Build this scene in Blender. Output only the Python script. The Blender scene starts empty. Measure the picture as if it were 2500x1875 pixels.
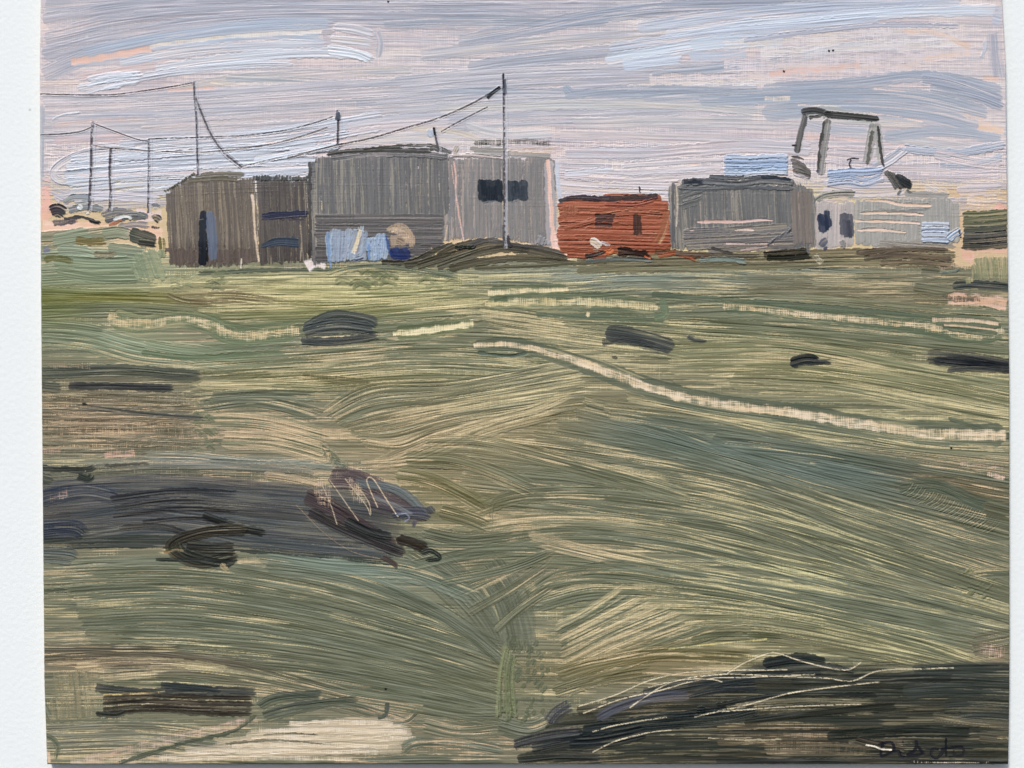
import bpy, math
import numpy as np

# ---------------------------------------------------------------- camera, sky, sun, exposure
MM = 0.305 / 2352.0                       # metres of board per unit of the paint grid (a 12 x 10 inch board)
FRONT = -0.0032                           # the board's painted face; the wall's surface is the plane y = 0
sc = bpy.context.scene
cam_d = bpy.data.cameras.new('camera'); cam = bpy.data.objects.new('camera', cam_d)
sc.collection.objects.link(cam); sc.camera = cam
DIST = 0.46
cam.location = (0.0, FRONT - DIST, 1.5); cam.rotation_euler = (math.pi/2, 0, 0)
cam_d.sensor_fit = 'HORIZONTAL'; cam_d.sensor_width = 36
cam_d.lens = 36 * DIST / (2500 * MM)
cam_d.clip_start = 0.01; cam_d.clip_end = 200

SUN_EL, SUN_AZ = math.radians(54), math.radians(-22)      # high, from the upper left, in front of the wall
w = bpy.data.worlds.new('World'); sc.world = w; w.use_nodes = True
nt = w.node_tree; nt.nodes.clear()
sky = nt.nodes.new('ShaderNodeTexSky'); sky.sky_type = 'NISHITA'; sky.sun_disc = False
sky.sun_elevation = SUN_EL; sky.sun_rotation = math.pi + SUN_AZ*-1.0
sky.dust_density = 2.0; sky.air_density = 1.0
bg = nt.nodes.new('ShaderNodeBackground'); bg.inputs[1].default_value = 0.13
wo = nt.nodes.new('ShaderNodeOutputWorld')
nt.links.new(sky.outputs[0], bg.inputs[0]); nt.links.new(bg.outputs[0], wo.inputs[0])
sl = bpy.data.lights.new('sun', 'SUN'); sl.energy = 3.6; sl.angle = math.radians(10); sl.color = (1.0, 0.965, 0.92)
so = bpy.data.objects.new('sun', sl); sc.collection.objects.link(so)
from mathutils import Vector
dirv = Vector((-math.cos(SUN_EL)*math.sin(-SUN_AZ), -math.cos(SUN_EL)*math.cos(SUN_AZ), math.sin(SUN_EL)))
so.rotation_euler = dirv.to_track_quat('Z', 'Y').to_euler(); so.location = (-1, -2, 3)
sc.view_settings.view_transform = 'Standard'; sc.view_settings.look = 'None'
sc.view_settings.gamma = 1; sc.view_settings.use_curve_mapping = False
sc.view_settings.exposure = 0.15
GAIN = np.array([.90, .90, .90])          # pigment albedo per picture value, so that lit paint has the paint's colour

RELIEF = 1.25; WALL = (.755,.785,.785)
# ---------------------------------------------------------------- the painting, laid down stroke by stroke
# A grid of paint over the board: colour, thickness (mm) and which painted thing each cell belongs to.
S = 0.8192
LY = np.array([-95, 0, 180, 900, 1675, 1872.]); LX = np.array([98, 98, 95.5, 100, 107, 114.])
RY = np.array([-95, 0, 150, 950, 1675, 1872.]); RX = np.array([2444, 2448, 2457, 2466, 2466, 2463.])
TOP, BOT = -90.0, 1869.0
GW, GH = int(2360*S), int((BOT-TOP)*S)
def fwd(x, y):                            # picture-plan units -> paint grid
    l = np.interp(y, LY, LX); r = np.interp(y, RY, RX)
    return (x-l)/(r-l)*(GW-1), (y-TOP)*S
rng = np.random.default_rng(7)
TAB = rng.random((512, 512)).astype(np.float32)
def vn(u, v, s=0):
    u = np.asarray(u, np.float32) + s*17.31; v = np.asarray(v, np.float32) + s*43.7
    iu = np.floor(u).astype(np.int32); iv = np.floor(v).astype(np.int32)
    fu = u-iu; fv = v-iv; fu = fu*fu*(3-2*fu); fv = fv*fv*(3-2*fv)
    a = TAB[iu & 511, iv & 511]; b = TAB[(iu+1) & 511, iv & 511]
    c = TAB[iu & 511, (iv+1) & 511]; d = TAB[(iu+1) & 511, (iv+1) & 511]
    return (a*(1-fu)+b*fu)*(1-fv) + (c*(1-fu)+d*fu)*fv
def sm(a, b, x):
    t = np.clip((x-a)/(b-a), 0, 1); return t*t*(3-2*t)
yy, xx = np.mgrid[0:GH, 0:GW].astype(np.float32)
wx = xx+5*vn(xx/70, yy/40, 60); wy = yy+5*vn(xx/40, yy/70, 61)
WEAVE = .30*(.5+.5*np.sin(wx*1.75))*vn(wx/2.2, yy/30, 1)*1.6+.34*(.5+.5*np.sin(wy*1.9))*vn(xx/30, wy/2.0, 2)*1.6+.34*vn(xx/12, wy/1.3, 5)+.22*vn(wx/1.2, yy/9, 6)+.2*vn(xx/1.1, yy/1.1, 3)
WEAVE = np.clip((WEAVE-.34)/.62, 0, 1).astype(np.float32)
COL = np.zeros((GH, GW, 3), np.float32); HGT = np.zeros((GH, GW), np.float32)
PART = np.zeros((GH, GW), np.int16); PRIMER = [None]
def spline(P, step=0.55):
    P = np.asarray(P, float)
    if len(P) < 2: P = np.vstack([P, P+[1.0]+[0]*(P.shape[1]-1)])
    Q = np.vstack([2*P[0]-P[1], P, 2*P[-1]-P[-2]]); out = []
    for i in range(1, len(Q)-2):
        p0, p1, p2, p3 = Q[i-1:i+3]
        n = max(2, int(np.hypot(*(p2-p1)[:2])/step))
        t = np.linspace(0, 1, n, endpoint=False)[:, None]
        out.append(0.5*((2*p1)+(-p0+p2)*t+(2*p0-5*p1+4*p2-p3)*t**2+(-p0+3*p1-3*p2+p3)*t**3))
    out.append(P[-1:]); return np.vstack(out)
seed = [0]
def cover(pts, w):
    """grid cells a stroke covers, with along (t, px) and across (b, -1..1) coordinates"""
    P = np.array([(p[0], p[1], p[2] if len(p) > 2 else w) for p in pts], float)
    P[:, 0], P[:, 1] = fwd(P[:, 0], P[:, 1]); P[:, 2] *= S
    C = spline(P)
    d = np.gradient(C[:, :2], axis=0); L = np.hypot(d[:, 0], d[:, 1])+1e-6
    nx, ny = -d[:, 1]/L, d[:, 0]/L
    T = np.concatenate([[0], np.cumsum(np.hypot(*np.diff(C[:, :2], axis=0).T))])
    nb = max(3, int(C[:, 2].max()/0.55)+1); b = np.linspace(-1, 1, nb)
    X = C[:, 0:1]+nx[:, None]*b*C[:, 2:3]*0.5; Y = C[:, 1:2]+ny[:, None]*b*C[:, 2:3]*0.5
    ix = np.rint(X).astype(int); iy = np.rint(Y).astype(int)
    TT = np.broadcast_to(T[:, None], X.shape); BB = np.broadcast_to(b, X.shape)
    HW = np.broadcast_to(C[:, 2:3]*0.5, X.shape); NI = np.broadcast_to(np.arange(len(T))[:, None], X.shape)
    ok = (ix >= 0) & (ix < GW) & (iy >= 0) & (iy < GH)
    k = (iy*GW+ix)[ok]
    ku, ui = np.unique(k, return_index=True)
    return ku, TT[ok][ui], BB[ok][ui], HW[ok][ui], T[-1], C, NI[ok][ui], nx, ny
def S_(pts, w, col, load=.8, st=.3, wv=.12, c2=None, m=.5, pk=.18, rel=1.0, ef=14, fs=1.0, edge=.5, op=1.0, jit=7, pat=.25, gs=None, gc=None, gd=.04, soft=0., tone=0.):
    """one brush stroke. load: paint on the brush, st: bristle gaps, wv: how much the board's weave shows,
    c2/m: second colour carried in the brush, pk: wet pick-up, rel: body, ef: ragged ends, fs: bristle width"""
    seed[0] += 1; s = seed[0]
    if sum(p[1] for p in pts)/len(pts) < 350 and w > 15: rel *= .66; st *= .72; gd -= .03; soft = max(soft, .3); wv *= .6
    if gs is None: gs = .6 if w > 19 else (.35 if w > 13 else .12)
    k, t, b, hw, TL, C, ni, nx, ny = cover(pts, w)
    if len(k) == 0: return
    o = b*hw                                              # offset across in grid px
    wob = (vn(t/60, o/30, s)-.5)*1.4
    q = o+wob
    f1 = vn(q/(1.6*fs), t/110, s+3); f2 = vn(q/(3.6*fs), t/160, s+5); f3 = vn(q/(11*fs), t/220, s+9)
    br = 0.34*f1+0.36*f2+0.30*f3                            # bristle signal
    gr = vn(q/1.1, t/6, s+11)
    low = vn(q/26, t/70, s+13)
    wf = WEAVE.ravel()[k]
    cov = load + st*(br-.5)*2.9 + pat*(low-.5)*1.5 - wv*(wf-.35)*2.0 + .10*(gr-.5)
    rnd = hw*(1-np.sqrt(np.clip(1-b*b, 0, 1)))*.7+hw*.5*vn(b*1.6, b*0+.5, s+27)
    sh_ = min(1., TL/(5*hw.max()+1)); rnd = rnd*sh_; ef = min(ef, TL*.22/S)
    e0 = ef*(.25+.75*vn(q/2.2, np.zeros_like(q)+.5, s+21))*S; e1 = ef*(.1+1.6*vn(q/1.8, np.zeros_like(q)+.5, s+23))*S
    cov = cov - 1.2*(1-sm(0, 1, (t-e0*.3-rnd)/4.)) - (1-sm(-.3, 1.0, (TL-t-rnd*.8)/(e1+2)))*1.0
    cov = cov - sm(.80, 1.02, np.abs(b)+(vn(t/7, np.sign(b)*3+.5, s+31)-.5)*3.4/np.maximum(hw, 3)+(vn(t/40, np.sign(b)*3+.5, s+32)-.5)*.22)*.75
    wf0 = WEAVE.ravel()
    if tone > 0: gd = gd+SHOW.ravel()[k]*.8
    thr = .66-gd-.42*(vn(q/16, t/130, s+36)-.5)
    gap = sm(thr, thr+.09, .58*vn(q/1.5, t/70, s+33)+.42*vn(q/4.2, t/170, s+35))*gs
    if tone > 0: gap = gap*(.50+.5*sm(.25, .6, .6*vn(q/1.2, t/30, s+37)+.4*wf0[k]))
    a = sm(.32-.12*(soft > 0), .62+.1*(soft > 0), cov)*op*(1-soft*sm(.35, 1, np.abs(b)))*(1-.8*soft*(1-sm(0, 1, np.minimum(t, TL-t)/(.12*TL+4))))
    c = np.array(col, np.float32)[None, :]
    if tone > 0: c = c*(1-tone)+TONE.reshape(-1, 3)[k]*tone
    v = (.35*vn(q/7., t/90, s+41)+.65*sm(.42, .78, .55*vn(q/1.5, t/50, s+42)+.45*f2))[:, None]*1.25
    if c2 is not None: c = c*(1-np.clip(v*m*1.3, 0, .95))+np.array(c2, np.float32)[None, :]*np.clip(v*m*1.3, 0, .95)
    c = c + ((vn(q/2.1, t/40, s+43)-.5)*jit*1.5+(f3-.5)*jit)[:, None]
    CF = COL.reshape(-1, 3); HF = HGT.ravel()
    c = c*(1-gap[:, None]*.9)+(PRIMER[0][k] if gc is None else np.array(gc, np.float32))*gap[:, None]*.9
    if pk > 0:
        d = np.clip(ni-int(22), 0, len(C)-1)
        px = np.clip(np.rint(C[d, 0]+nx[d]*o), 0, GW-1).astype(int); py = np.clip(np.rint(C[d, 1]+ny[d]*o), 0, GH-1).astype(int)
        c = c*(1-pk)+CF[py*GW+px]*pk
    CF[k] = CF[k]*(1-a[:, None])+c*a[:, None]
    body = rel*(.035-.05*gap+.17*(f1*.6+f2*.4-.3)+edge*.05*sm(.72, .93, np.abs(b))+.05*sm(.75, 1, t/(TL+1))*edge)
    HF[k] = HF[k]*(1-a)+(HF[k]*.35+body)*a - .012*rel*(1-a)*(f1 > .5)
def R_(pts, w, col=(232, 216, 184), wv=.5, load=.75, side=(104, 116, 96), ridge=1.0):
    """paint wiped away with a rag or a stick: the primed board shows through its weave between two pushed-up ridges"""
    P = [(p[0], p[1], (p[2] if len(p) > 2 else w)) for p in pts]
    if ridge > 0 and w > 9: S_([(x, y, q*1.5+8) for x, y, q in P], w, side, load=.95, st=.1, wv=0, rel=.5, ef=8, edge=1.0, op=.85, jit=4)
    elif ridge > 0: S_([(x, y, q+5) for x, y, q in P], w, side, load=.9, st=.1, wv=0, rel=1.2*ridge, ef=2, edge=1.5, op=.35, jit=3)
    s = seed[0]+1; seed[0] += 1
    k, t, b, hw, TL, C, ni, nx, ny = cover(P, w)
    if len(k) == 0: return
    wf = WEAVE.ravel()[k]
    f = vn(b*hw/2.0, t/60, s); gr = vn(t/12, b*hw/9, s+4)
    cov = load+wv*(wf-.5)*1.1+.34*(f-.5)+.3*(gr-.5)-sm(.45, 1.0, np.abs(b)+(vn(t/14, np.sign(b)+2., s+2)-.5)*.5)*.7
    cov -= (1-sm(0, 1, t/4.))+(1-sm(0, 1, (TL-t)/5.))
    a = sm(.10, .85, cov)
    CF = COL.reshape(-1, 3); HF = HGT.ravel()
    c = np.array(col, np.float32)+(vn(t/40, b*hw/6, s+6)[:, None]-.5)*np.array([10, 16, 30], np.float32)
    CF[k] = CF[k]*(1-a[:, None])+c*a[:, None]
    HF[k] = HF[k]*(1-a)+(-.015+.03*wf)*a
def L_(pts, w, col, dash=0.0, rel=1.0, op=1.0, halo=True):
    """thin line drawn with a point into wet paint: a groove with a pale rim, dashes where the pencil skipped"""
    s = seed[0]+1; seed[0] += 1
    if halo:
        k, t, b, hw, TL, C, ni, nx, ny = cover(pts, w+5)
        HGT.ravel()[k] += .05*rel*sm(.35, .7, np.abs(b))*(1-sm(.8, 1.0, np.abs(b)))
    k, t, b, hw, TL, C, ni, nx, ny = cover(pts, w)
    if len(k) == 0: return
    n = vn(t/3.2, b*1.5, s); n2 = vn(t/30, b*0+2, s+1)
    a = op*(1-sm(.75, 1.15, np.abs(b)))*sm(dash*.95-.25, dash*.95+.08, n*.7+n2*.3)
    CF = COL.reshape(-1, 3); HF = HGT.ravel()
    CF[k] = CF[k]*(1-a[:, None])+np.array(col, np.float32)*a[:, None]
    HF[k] = HF[k]-.04*rel*a
def H_(poly, ang, w, col, gap=.72, jl=6, **kw):
    """fill an outline with parallel strokes at an angle (degrees)"""
    P = np.array(poly, float); a = math.radians(ang); u = np.array([math.cos(a), math.sin(a)]); n = np.array([-u[1], u[0]])
    A = P@u; B = P@n; Bs = np.arange(B.min()+w*.42, B.max()-w*.30, w*gap); flip = False
    for bb in Bs:
        xs = []
        for i in range(len(P)):
            j = (i+1) % len(P)
            if (B[i]-bb)*(B[j]-bb) < 0:
                f = (bb-B[i])/(B[j]-B[i]); xs.append(A[i]+f*(A[j]-A[i]))
        xs.sort()
        for q in range(0, len(xs)-1, 2):
            p0, p1 = xs[q]+rng.normal()*jl*.4, xs[q+1]+rng.normal()*jl*.4
            if p1-p0 < 4: continue
            pm = (p0+p1)/2; db = rng.normal()*min(w*.08, 2.5)
            pts = [u*p0+n*bb, u*pm+n*(bb+db), u*p1+n*(bb+rng.normal()*1.5)]
            S_(pts if rng.random() < .6 else pts[::-1], w, col, **kw)
def D_(x0, y0, x1, y1, n, l, w, col, ang=0, da=30, **kw):
    """scattered short dabs inside a box"""
    for i in range(n):
        x = rng.uniform(x0, x1); y = rng.uniform(y0, y1); a = math.radians(ang+rng.normal()*da*.5); q = l*rng.uniform(.5, 1.2)/2
        S_([(x-q*math.cos(a), y-q*math.sin(a)), (x, y+rng.normal()*2), (x+q*math.cos(a), y+q*math.sin(a))], w*rng.uniform(.7, 1.2), col, **kw)
K = 2500/2212
def V(*p): return [tuple(c*K for c in q) for q in p]      # the plan's other unit
def inpoly(poly):
    P = np.array(poly, float); X, Y = fwd(P[:, 0], P[:, 1])
    x0, x1 = int(max(0, X.min()-1)), int(min(GW, X.max()+2)); y0, y1 = int(max(0, Y.min()-1)), int(min(GH, Y.max()+2))
    gy, gx = np.mgrid[y0:y1, x0:x1]; ins = np.zeros(gx.shape, bool)
    for i in range(len(P)):
        j = (i+1) % len(P)
        if Y[i] == Y[j]: continue
        c = ((Y[i] > gy) != (Y[j] > gy)) & (gx < (X[j]-X[i])*(gy-Y[i])/(Y[j]-Y[i])+X[i]); ins ^= c
    return (gy[ins]*GW+gx[ins])


TONE = np.zeros((GH, GW, 3), np.float32); SHOW = np.zeros((GH, GW), np.float32)
def blob(x, y, rx, ry, ang=0):
    """soft oval over the grid"""
    X, Y = fwd(x*K, y*K); a = math.radians(ang); dx = xx-X; dy = yy-Y
    u = (dx*math.cos(a)+dy*math.sin(a))/(rx*K*S); v = (-dx*math.sin(a)+dy*math.cos(a))/(ry*K*S)
    return np.exp(-(u*u+v*v)*.8)

# ---------------------------------------------------------------- ground of the board (peach and cream primer)
n = vn(xx/160, yy/60, 50)[..., None]; n2 = vn(xx/300, yy/90, 51)[..., None]
skyg = np.array([226, 203, 198])*(1-n)+np.array([229, 218, 212])*n
fldg = np.array([214, 182, 148])*(1-n2)+np.array([212, 200, 152])*n2
gy_ = np.exp(-(((xx-850*S)/(700*S))**2+((yy-(700-TOP)*S)/(70*S))**2))[..., None]*.8+np.exp(-(((xx-1900*S)/(420*S))**2+((yy-(1400-TOP)*S)/(240*S))**2))[..., None]*.6
fldg = fldg*(1-gy_)+np.array([216, 210, 152])*gy_
hz = sm(600*S, 650*S, yy-TOP*S)[..., None]
COL[:] = skyg*(1-hz)+fldg*hz
COL += ((WEAVE-.4)*9)[..., None]
HGT[:] = .022*WEAVE; PRIMER[0] = COL.reshape(-1, 3).copy()
PK = (232, 190, 172); CR = (222, 210, 196)
# ---------------------------------------------------------------- sky
G1 = (172, 174, 186); G2 = (160, 167, 181); B1 = (200, 209, 221); B2 = (188, 200, 216); PG = (192, 182, 188); SL = (150, 160, 175)
for i in range(15):                                    # first grey wash, right across
    y = -80+i*41
    S_(V((70, y*.885+rng.normal()*6), (600, y*.885-18), (1200, y*.885-10), (1700, y*.885+4), (2200, y*.885+12)), 52, G1, load=.62, st=.34, wv=.3, c2=PG, m=.8, jit=10)
for a in [((84,-20),(500,-45),(1100,-50),(2200,-30)), ((84,12),(420,-12),(900,-20),(1500,-22),(2200,-20)), ((84,48),(300,14),(700,2),(1200,6),(1700,2)),
          ((84,85),(300,42),(620,22),(1000,24),(1350,20)), ((84,120),(240,84),(420,56),(640,40),(860,42),(1100,40)), ((84,165),(200,118),(380,82),(560,62),(730,56))]:
    S_(V(*a), 46, G2, load=.72, st=.32, wv=.12, c2=(180,178,190), m=.7, rel=1.4, jit=14)
S_(V((820,52),(1000,46),(1200,48),(1320,40)), 34, G2, load=.9, st=.2, rel=1.1)
S_(V((980,92),(1150,60),(1300,32),(1500,14),(1800,10)), 40, (160,168,184), load=.82, st=.3, rel=1.5)
S_(V((900,120),(1100,98),(1280,82),(1480,66)), 36, (170,174,188), load=.74, st=.34, c2=CR, m=.4, rel=1.3)
S_(V((1000,150),(1150,128),(1330,112),(1460,104)), 40, (166,172,186), load=.8, st=.3, rel=1.3)
# pale blue cloud at the left
S_(V((170,118),(380,76),(560,54),(716,48)), 30, (172,186,204), load=.9, st=.2, rel=1.2)
S_(V((420,92),(560,76),(700,84)), 20, (176,190,206), load=.92, st=.15, rel=1.1)
R_(V((150,134),(240,120),(330,104)), 22, PK, wv=.3, load=.66, side=(178,184,196), ridge=.5)
R_(V((320,100),(480,80),(640,70),(698,68)), 15, (226,216,206), wv=.5, load=.7, side=(180,190,205), ridge=.6)
S_(V((250,140),(400,112),(560,100),(712,96)), 26, B1, load=.86, st=.26, c2=G1, m=.4, rel=1.6)
S_(V((160,168),(260,150),(380,134)), 20, (224,196,192), load=.8, st=.2, c2=G1, m=.6, rel=1.0)
S_(V((330,150),(480,128),(640,116),(760,118),(815,130)), 26, (208,217,227), load=.84, st=.3, c2=(188,196,210), m=.6, rel=2.0, edge=.8)
S_(V((715,58),(760,62),(812,76)), 24, (200,206,216), load=.8, st=.34, c2=PG, m=.5, rel=1.8)
S_(V((705,84),(770,90),(812,96)), 22, (196,204,216), load=.75, st=.36, c2=CR, m=.6, rel=1.8)
S_(V((700,106),(770,116),(806,132)), 26, (212,221,230), load=.86, st=.3, rel=2.2, edge=1)
S_(V((812,60),(822,90),(818,128)), 20, (176,180,192), load=.86, st=.2, rel=1.2)
S_(V((160,192),(280,172),(420,150),(560,138),(640,138)), 22, (206,216,228), load=.74, st=.36, c2=G1, m=.5, rel=2.0)
for i in range(12):
    x = rng.uniform(165, 250); y = rng.uniform(168, 205); S_(V((x,y),(x+45,y-10),(x+90,y-14)), 11, (202,210,222), load=.7, st=.4, rel=1.6, ef=14, soft=.5)
S_(V((380,188),(520,168),(700,158),(900,150)), 26, (176,178,186), load=.7, st=.36, c2=CR, m=.7)
R_(V((360,196),(470,190)), 12, PK, wv=.4, load=.6, ridge=0)
R_(V((450,176),(560,194),(620,206)), 8, (230,214,194), wv=.4, load=.6, ridge=0)
S_(V((480,168),(620,172),(760,180),(900,176)), 20, (166,174,184), load=.7, st=.36)
S_(V((84,178),(180,176)), 14, (214,196,188), load=.8, st=.3, wv=.2)
# middle bands
for i, (y, c, ld) in enumerate([(206,(174,176,188),.62),(226,(180,178,186),.6),(246,(168,173,186),.66),(266,(182,180,186),.58),(286,(172,176,188),.6)]):
    S_(V((84,y+8),(360,y),(800,y-26),(1250,y-50),(1640,y-62)), 26, c, load=ld+.06, st=.36, c2=(204,198,204), m=.5, rel=1.3, jit=12)
for y in (150, 166, 182, 200, 218, 236, 252, 268):
    S_(V((830+rng.uniform(-30,30),y+22),(1100,y),(1350,y-8),(1640,y-14)), 19, (172,177,189), load=.66, st=.38, c2=(200,196,202), m=.6, rel=1.3, jit=12)
S_(V((940,196),(1200,200),(1500,206),(1780,224),(1900,240)), 20, (164,174,188), load=.72, st=.36)
S_(V((940,236),(1250,226),(1500,230),(1800,256),(2000,270)), 26, (180,186,190), load=.66, st=.36, c2=CR, m=.5, rel=1.2)
S_(V((1230,268),(1450,262),(1700,268),(1860,288),(2140,330)), 30, (184,186,192), load=.66, st=.34, c2=(214,204,200), m=.6)
S_(V((1200,290),(1500,300),(1800,322)), 26, (206,196,196), load=.7, st=.3, c2=G1, m=.5)
S_(V((1210,330),(1400,330),(1600,316),(1760,322)), 34, (198,188,192), load=.7, st=.32, c2=B2, m=.4)
# big pale blue cloud at the upper right
S_(V((1370,62),(1560,34),(1800,14),(2080,2)), 36, (176,186,204), load=.88, st=.28, c2=B1, m=.5, rel=1.5)
S_(V((1430,78),(1600,56),(1780,40),(2000,24),(2160,22)), 32, (202,215,230), load=.86, st=.26, c2=B2, m=.6, rel=1.8, edge=.8)
S_(V((1310,106),(1430,90),(1560,72),(1700,60),(1900,40)), 30, (196,208,225), load=.86, st=.28, c2=G1, m=.5, rel=1.8)
S_(V((1300,132),(1400,116),(1520,98),(1660,88)), 32, (206,218,231), load=.88, st=.22, rel=1.7, edge=.8)
S_(V((1335,142),(1420,132),(1480,124)), 30, (200,212,228), load=.88, st=.22, rel=1.6)
S_(V((1480,96),(1600,88),(1700,86)), 34, (194,206,220), load=.9, st=.1, rel=.5)
S_(V((1480,122),(1560,120),(1620,112)), 26, (186,196,212), load=.9, st=.1, rel=.5)
S_(V((1400,162),(1540,148),(1640,136),(1720,118)), 24, (166,173,187), load=.8, st=.28, rel=1.3)
S_(V((2140,30),(2170,38)), 60, (182,188,204), load=.7, st=.3)
# wiped pinkish-cream patch with its weave showing
for (pp, ww, c) in [(((1560,96),(1760,80),(1940,66),(2060,64)),34,(218,209,206)), (((1640,118),(1820,102),(2000,92),(2080,92)),44,(222,214,210)), (((1560,142),(1760,132),(1960,122),(2110,112)),40,(216,204,204)),
                    (((1400,172),(1600,166),(1800,150),(1990,142)),34,(222,206,202)), (((1350,190),(1500,180),(1680,176)),20,(222,212,206)), (((1660,160),(1740,152),(1860,140)),22,(226,192,182)), (((1950,68),(2020,70),(2100,104)),18,(228,200,184)), (((1990,128),(2100,116)),20,(228,204,192))]:
    R_(V(*pp), ww, c, wv=.75, load=.6, ridge=0)
S_(V((1720,124),(1860,100),(2040,96)), 30, (190,194,206), load=.46, st=.3, wv=.3)
S_(V((1600,88),(1760,68),(1900,54),(2080,56)), 12, (176,180,196), load=.8, st=.2)
S_(V((2128,84),(2126,106),(2120,128)), 10, (190,198,212), load=.8, st=.2, rel=1.4, ef=4, soft=.4)
S_(V((2146,60),(2150,120),(2160,180)), 40, (170,174,188), load=.6, st=.3, soft=.7)
# long blue-grey band beneath it
S_(V((1380,212),(1560,202),(1720,204),(1860,214)), 24, (160,169,184), load=.92, st=.2)
S_(V((1640,192),(1840,180),(2010,164),(2170,196)), 30, (158,168,184), load=.92, st=.2, rel=1.2)
S_(V((1500,214),(1760,204),(1960,206),(2140,246)), 42, (158,169,184), load=1.0, st=.16, rel=.8)
S_(V((1640,244),(1820,234),(1980,244),(2120,276)), 44, (160,170,185), load=1.0, st=.14, rel=.7)
S_(V((1980,168),(2060,182),(2172,220)), 34, (162,168,184), load=.84, st=.3, rel=1.6)
S_(V((2000,186),(2100,206),(2174,232)), 30, (158,166,182), load=.86, st=.28, rel=1.6)
S_(V((1900,296),(2030,284),(2172,300)), 30, (168,176,190), load=.8, st=.28)
S_(V((1940,320),(2060,330),(2174,312)), 22, (170,178,194), load=.74, st=.34, rel=1.4)
S_(V((2000,352),(2080,358),(2174,336)), 18, (172,182,198), load=.66, st=.36, rel=1.4)
S_(V((2030,396),(2110,400),(2172,392)), 16, (176,184,198), load=.5, st=.36)
S_(V((1880,366),(1920,346),(1958,318)), 26, (178,184,197), load=.7, st=.32, rel=1.6)
for pp, ww, c in [(((1784,238),(1900,246),(1996,262)),6,(230,206,194)), (((1720,226),(1820,228)),5,(222,210,204)), (((1880,190),(1960,198)),5,(224,204,198)), (((2120,168),(2160,172)),18,(232,194,176)), (((2080,246),(2130,262)),16,(222,200,190)),
                  (((2110,270),(2172,282)),26,(230,200,178)), (((1648,212),(1710,212)),14,(228,212,198)), (((1720,296),(1830,300),(1960,316)),10,(230,196,186)), (((1480,352),(1600,372),(1740,366)),10,(232,202,186))]:
    R_(V(*pp), ww, c, wv=.6, load=.62, ridge=0)
for (pp, ww, c) in [(((2010,330),(2100,350),(2172,356)),30,(216,196,192)), (((1980,372),(2080,380),(2172,376)),34,(214,200,204)), (((2060,410),(2172,408)),40,(216,198,198)), (((1990,400),(2060,440)),40,(216,204,202)), (((2080,434),(2172,444)),34,(230,206,186))]:
    S_(V(*pp), ww, c, load=.6, st=.28, wv=.25, c2=(186,190,202), m=.5)
R_(V((2150,440),(2176,462)), 40, (238,178,162), wv=.4, load=.5, ridge=0)
S_(V((2176,60),(2178,200),(2180,400)), 12, (168,172,186), load=.6, st=.2)
S_([(1375,205),(1385,218),(1400,230)], 22, (158,172,188), load=.9, st=.2, rel=1.4, ef=4)
S_([(1372,235),(1480,222),(1640,216),(1790,222)], 22, (160,168,183), load=1.0, st=.12)
# pink bands at the left and low sky
for pp, ww, c in [(((110,272),(200,262),(330,256)),16,(228,196,184)), (((110,306),(190,300),(280,296)),26,(224,190,186)), (((84,318),(160,330),(300,326)),30,(200,186,188)), (((300,276),(500,262),(700,248)),10,(222,206,198)), (((130,342),(200,338)),18,(206,190,192))]:
    S_(V(*pp), ww, c, load=.62, st=.3, wv=.3, c2=G1, m=.5)
S_(V((88,220),(90,300),(88,400)), 18, (166,172,184), load=.7, st=.2)
S_(V((110,262),(130,250),(160,246),(176,242)), 6, B1, load=.8, st=.2, rel=1.8, ef=4, soft=.4)
# bright oval of cloud behind the left poles
S_(V((300,318),(180,332),(118,366),(140,392),(260,388)), 22, (188,194,206), load=.7, st=.34, c2=PG, m=.5, rel=2.0)
for y, c in [(330,B1),(346,B1),(362,B1),(380,B1),(398,(200,208,222)),(416,(206,206,216))]:
    S_(V((128+abs(y-366)*.5,y+16),(320,y),(520,y-10),(690,y-16)), 24, c, load=.86, st=.3, c2=(184,190,204), m=.5, rel=2.0, jit=14)
for y in (300, 316, 332):
    S_(V((250,y+12),(440,y-6),(600,y-18),(740,y-40),(830,y-56)), 17, (200,210,222), load=.8, st=.36, c2=G1, m=.5, rel=2.0, jit=14)
S_(V((540,346),(640,330),(740,312)), 22, (210,219,230), load=.9, st=.25, rel=1.8)
S_(V((740,280),(860,268),(980,262)), 34, (214,200,200), load=.66, st=.28, c2=(196,200,212), m=.5)
S_(V((740,306),(880,296),(1000,300)), 30, (214,206,200), load=.7, st=.3, c2=(190,196,206), m=.5)
S_(V((1000,268),(1080,290),(1200,286)), 26, (206,204,204), load=.7, st=.34, c2=(188,194,204), m=.6)
S_(V((880,276),(980,284),(1046,304)), 16, (212,200,184), load=.7, st=.3)
S_(V((110,428),(220,420),(350,430)), 30, (200,194,204), load=.7, st=.3, c2=B1, m=.4)
S_(V((90,400),(150,430)), 24, (186,184,196), load=.7, st=.3)
S_(V((160,380),(300,376),(480,372)), 10, (222,206,206), load=.6, st=.4)
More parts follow.
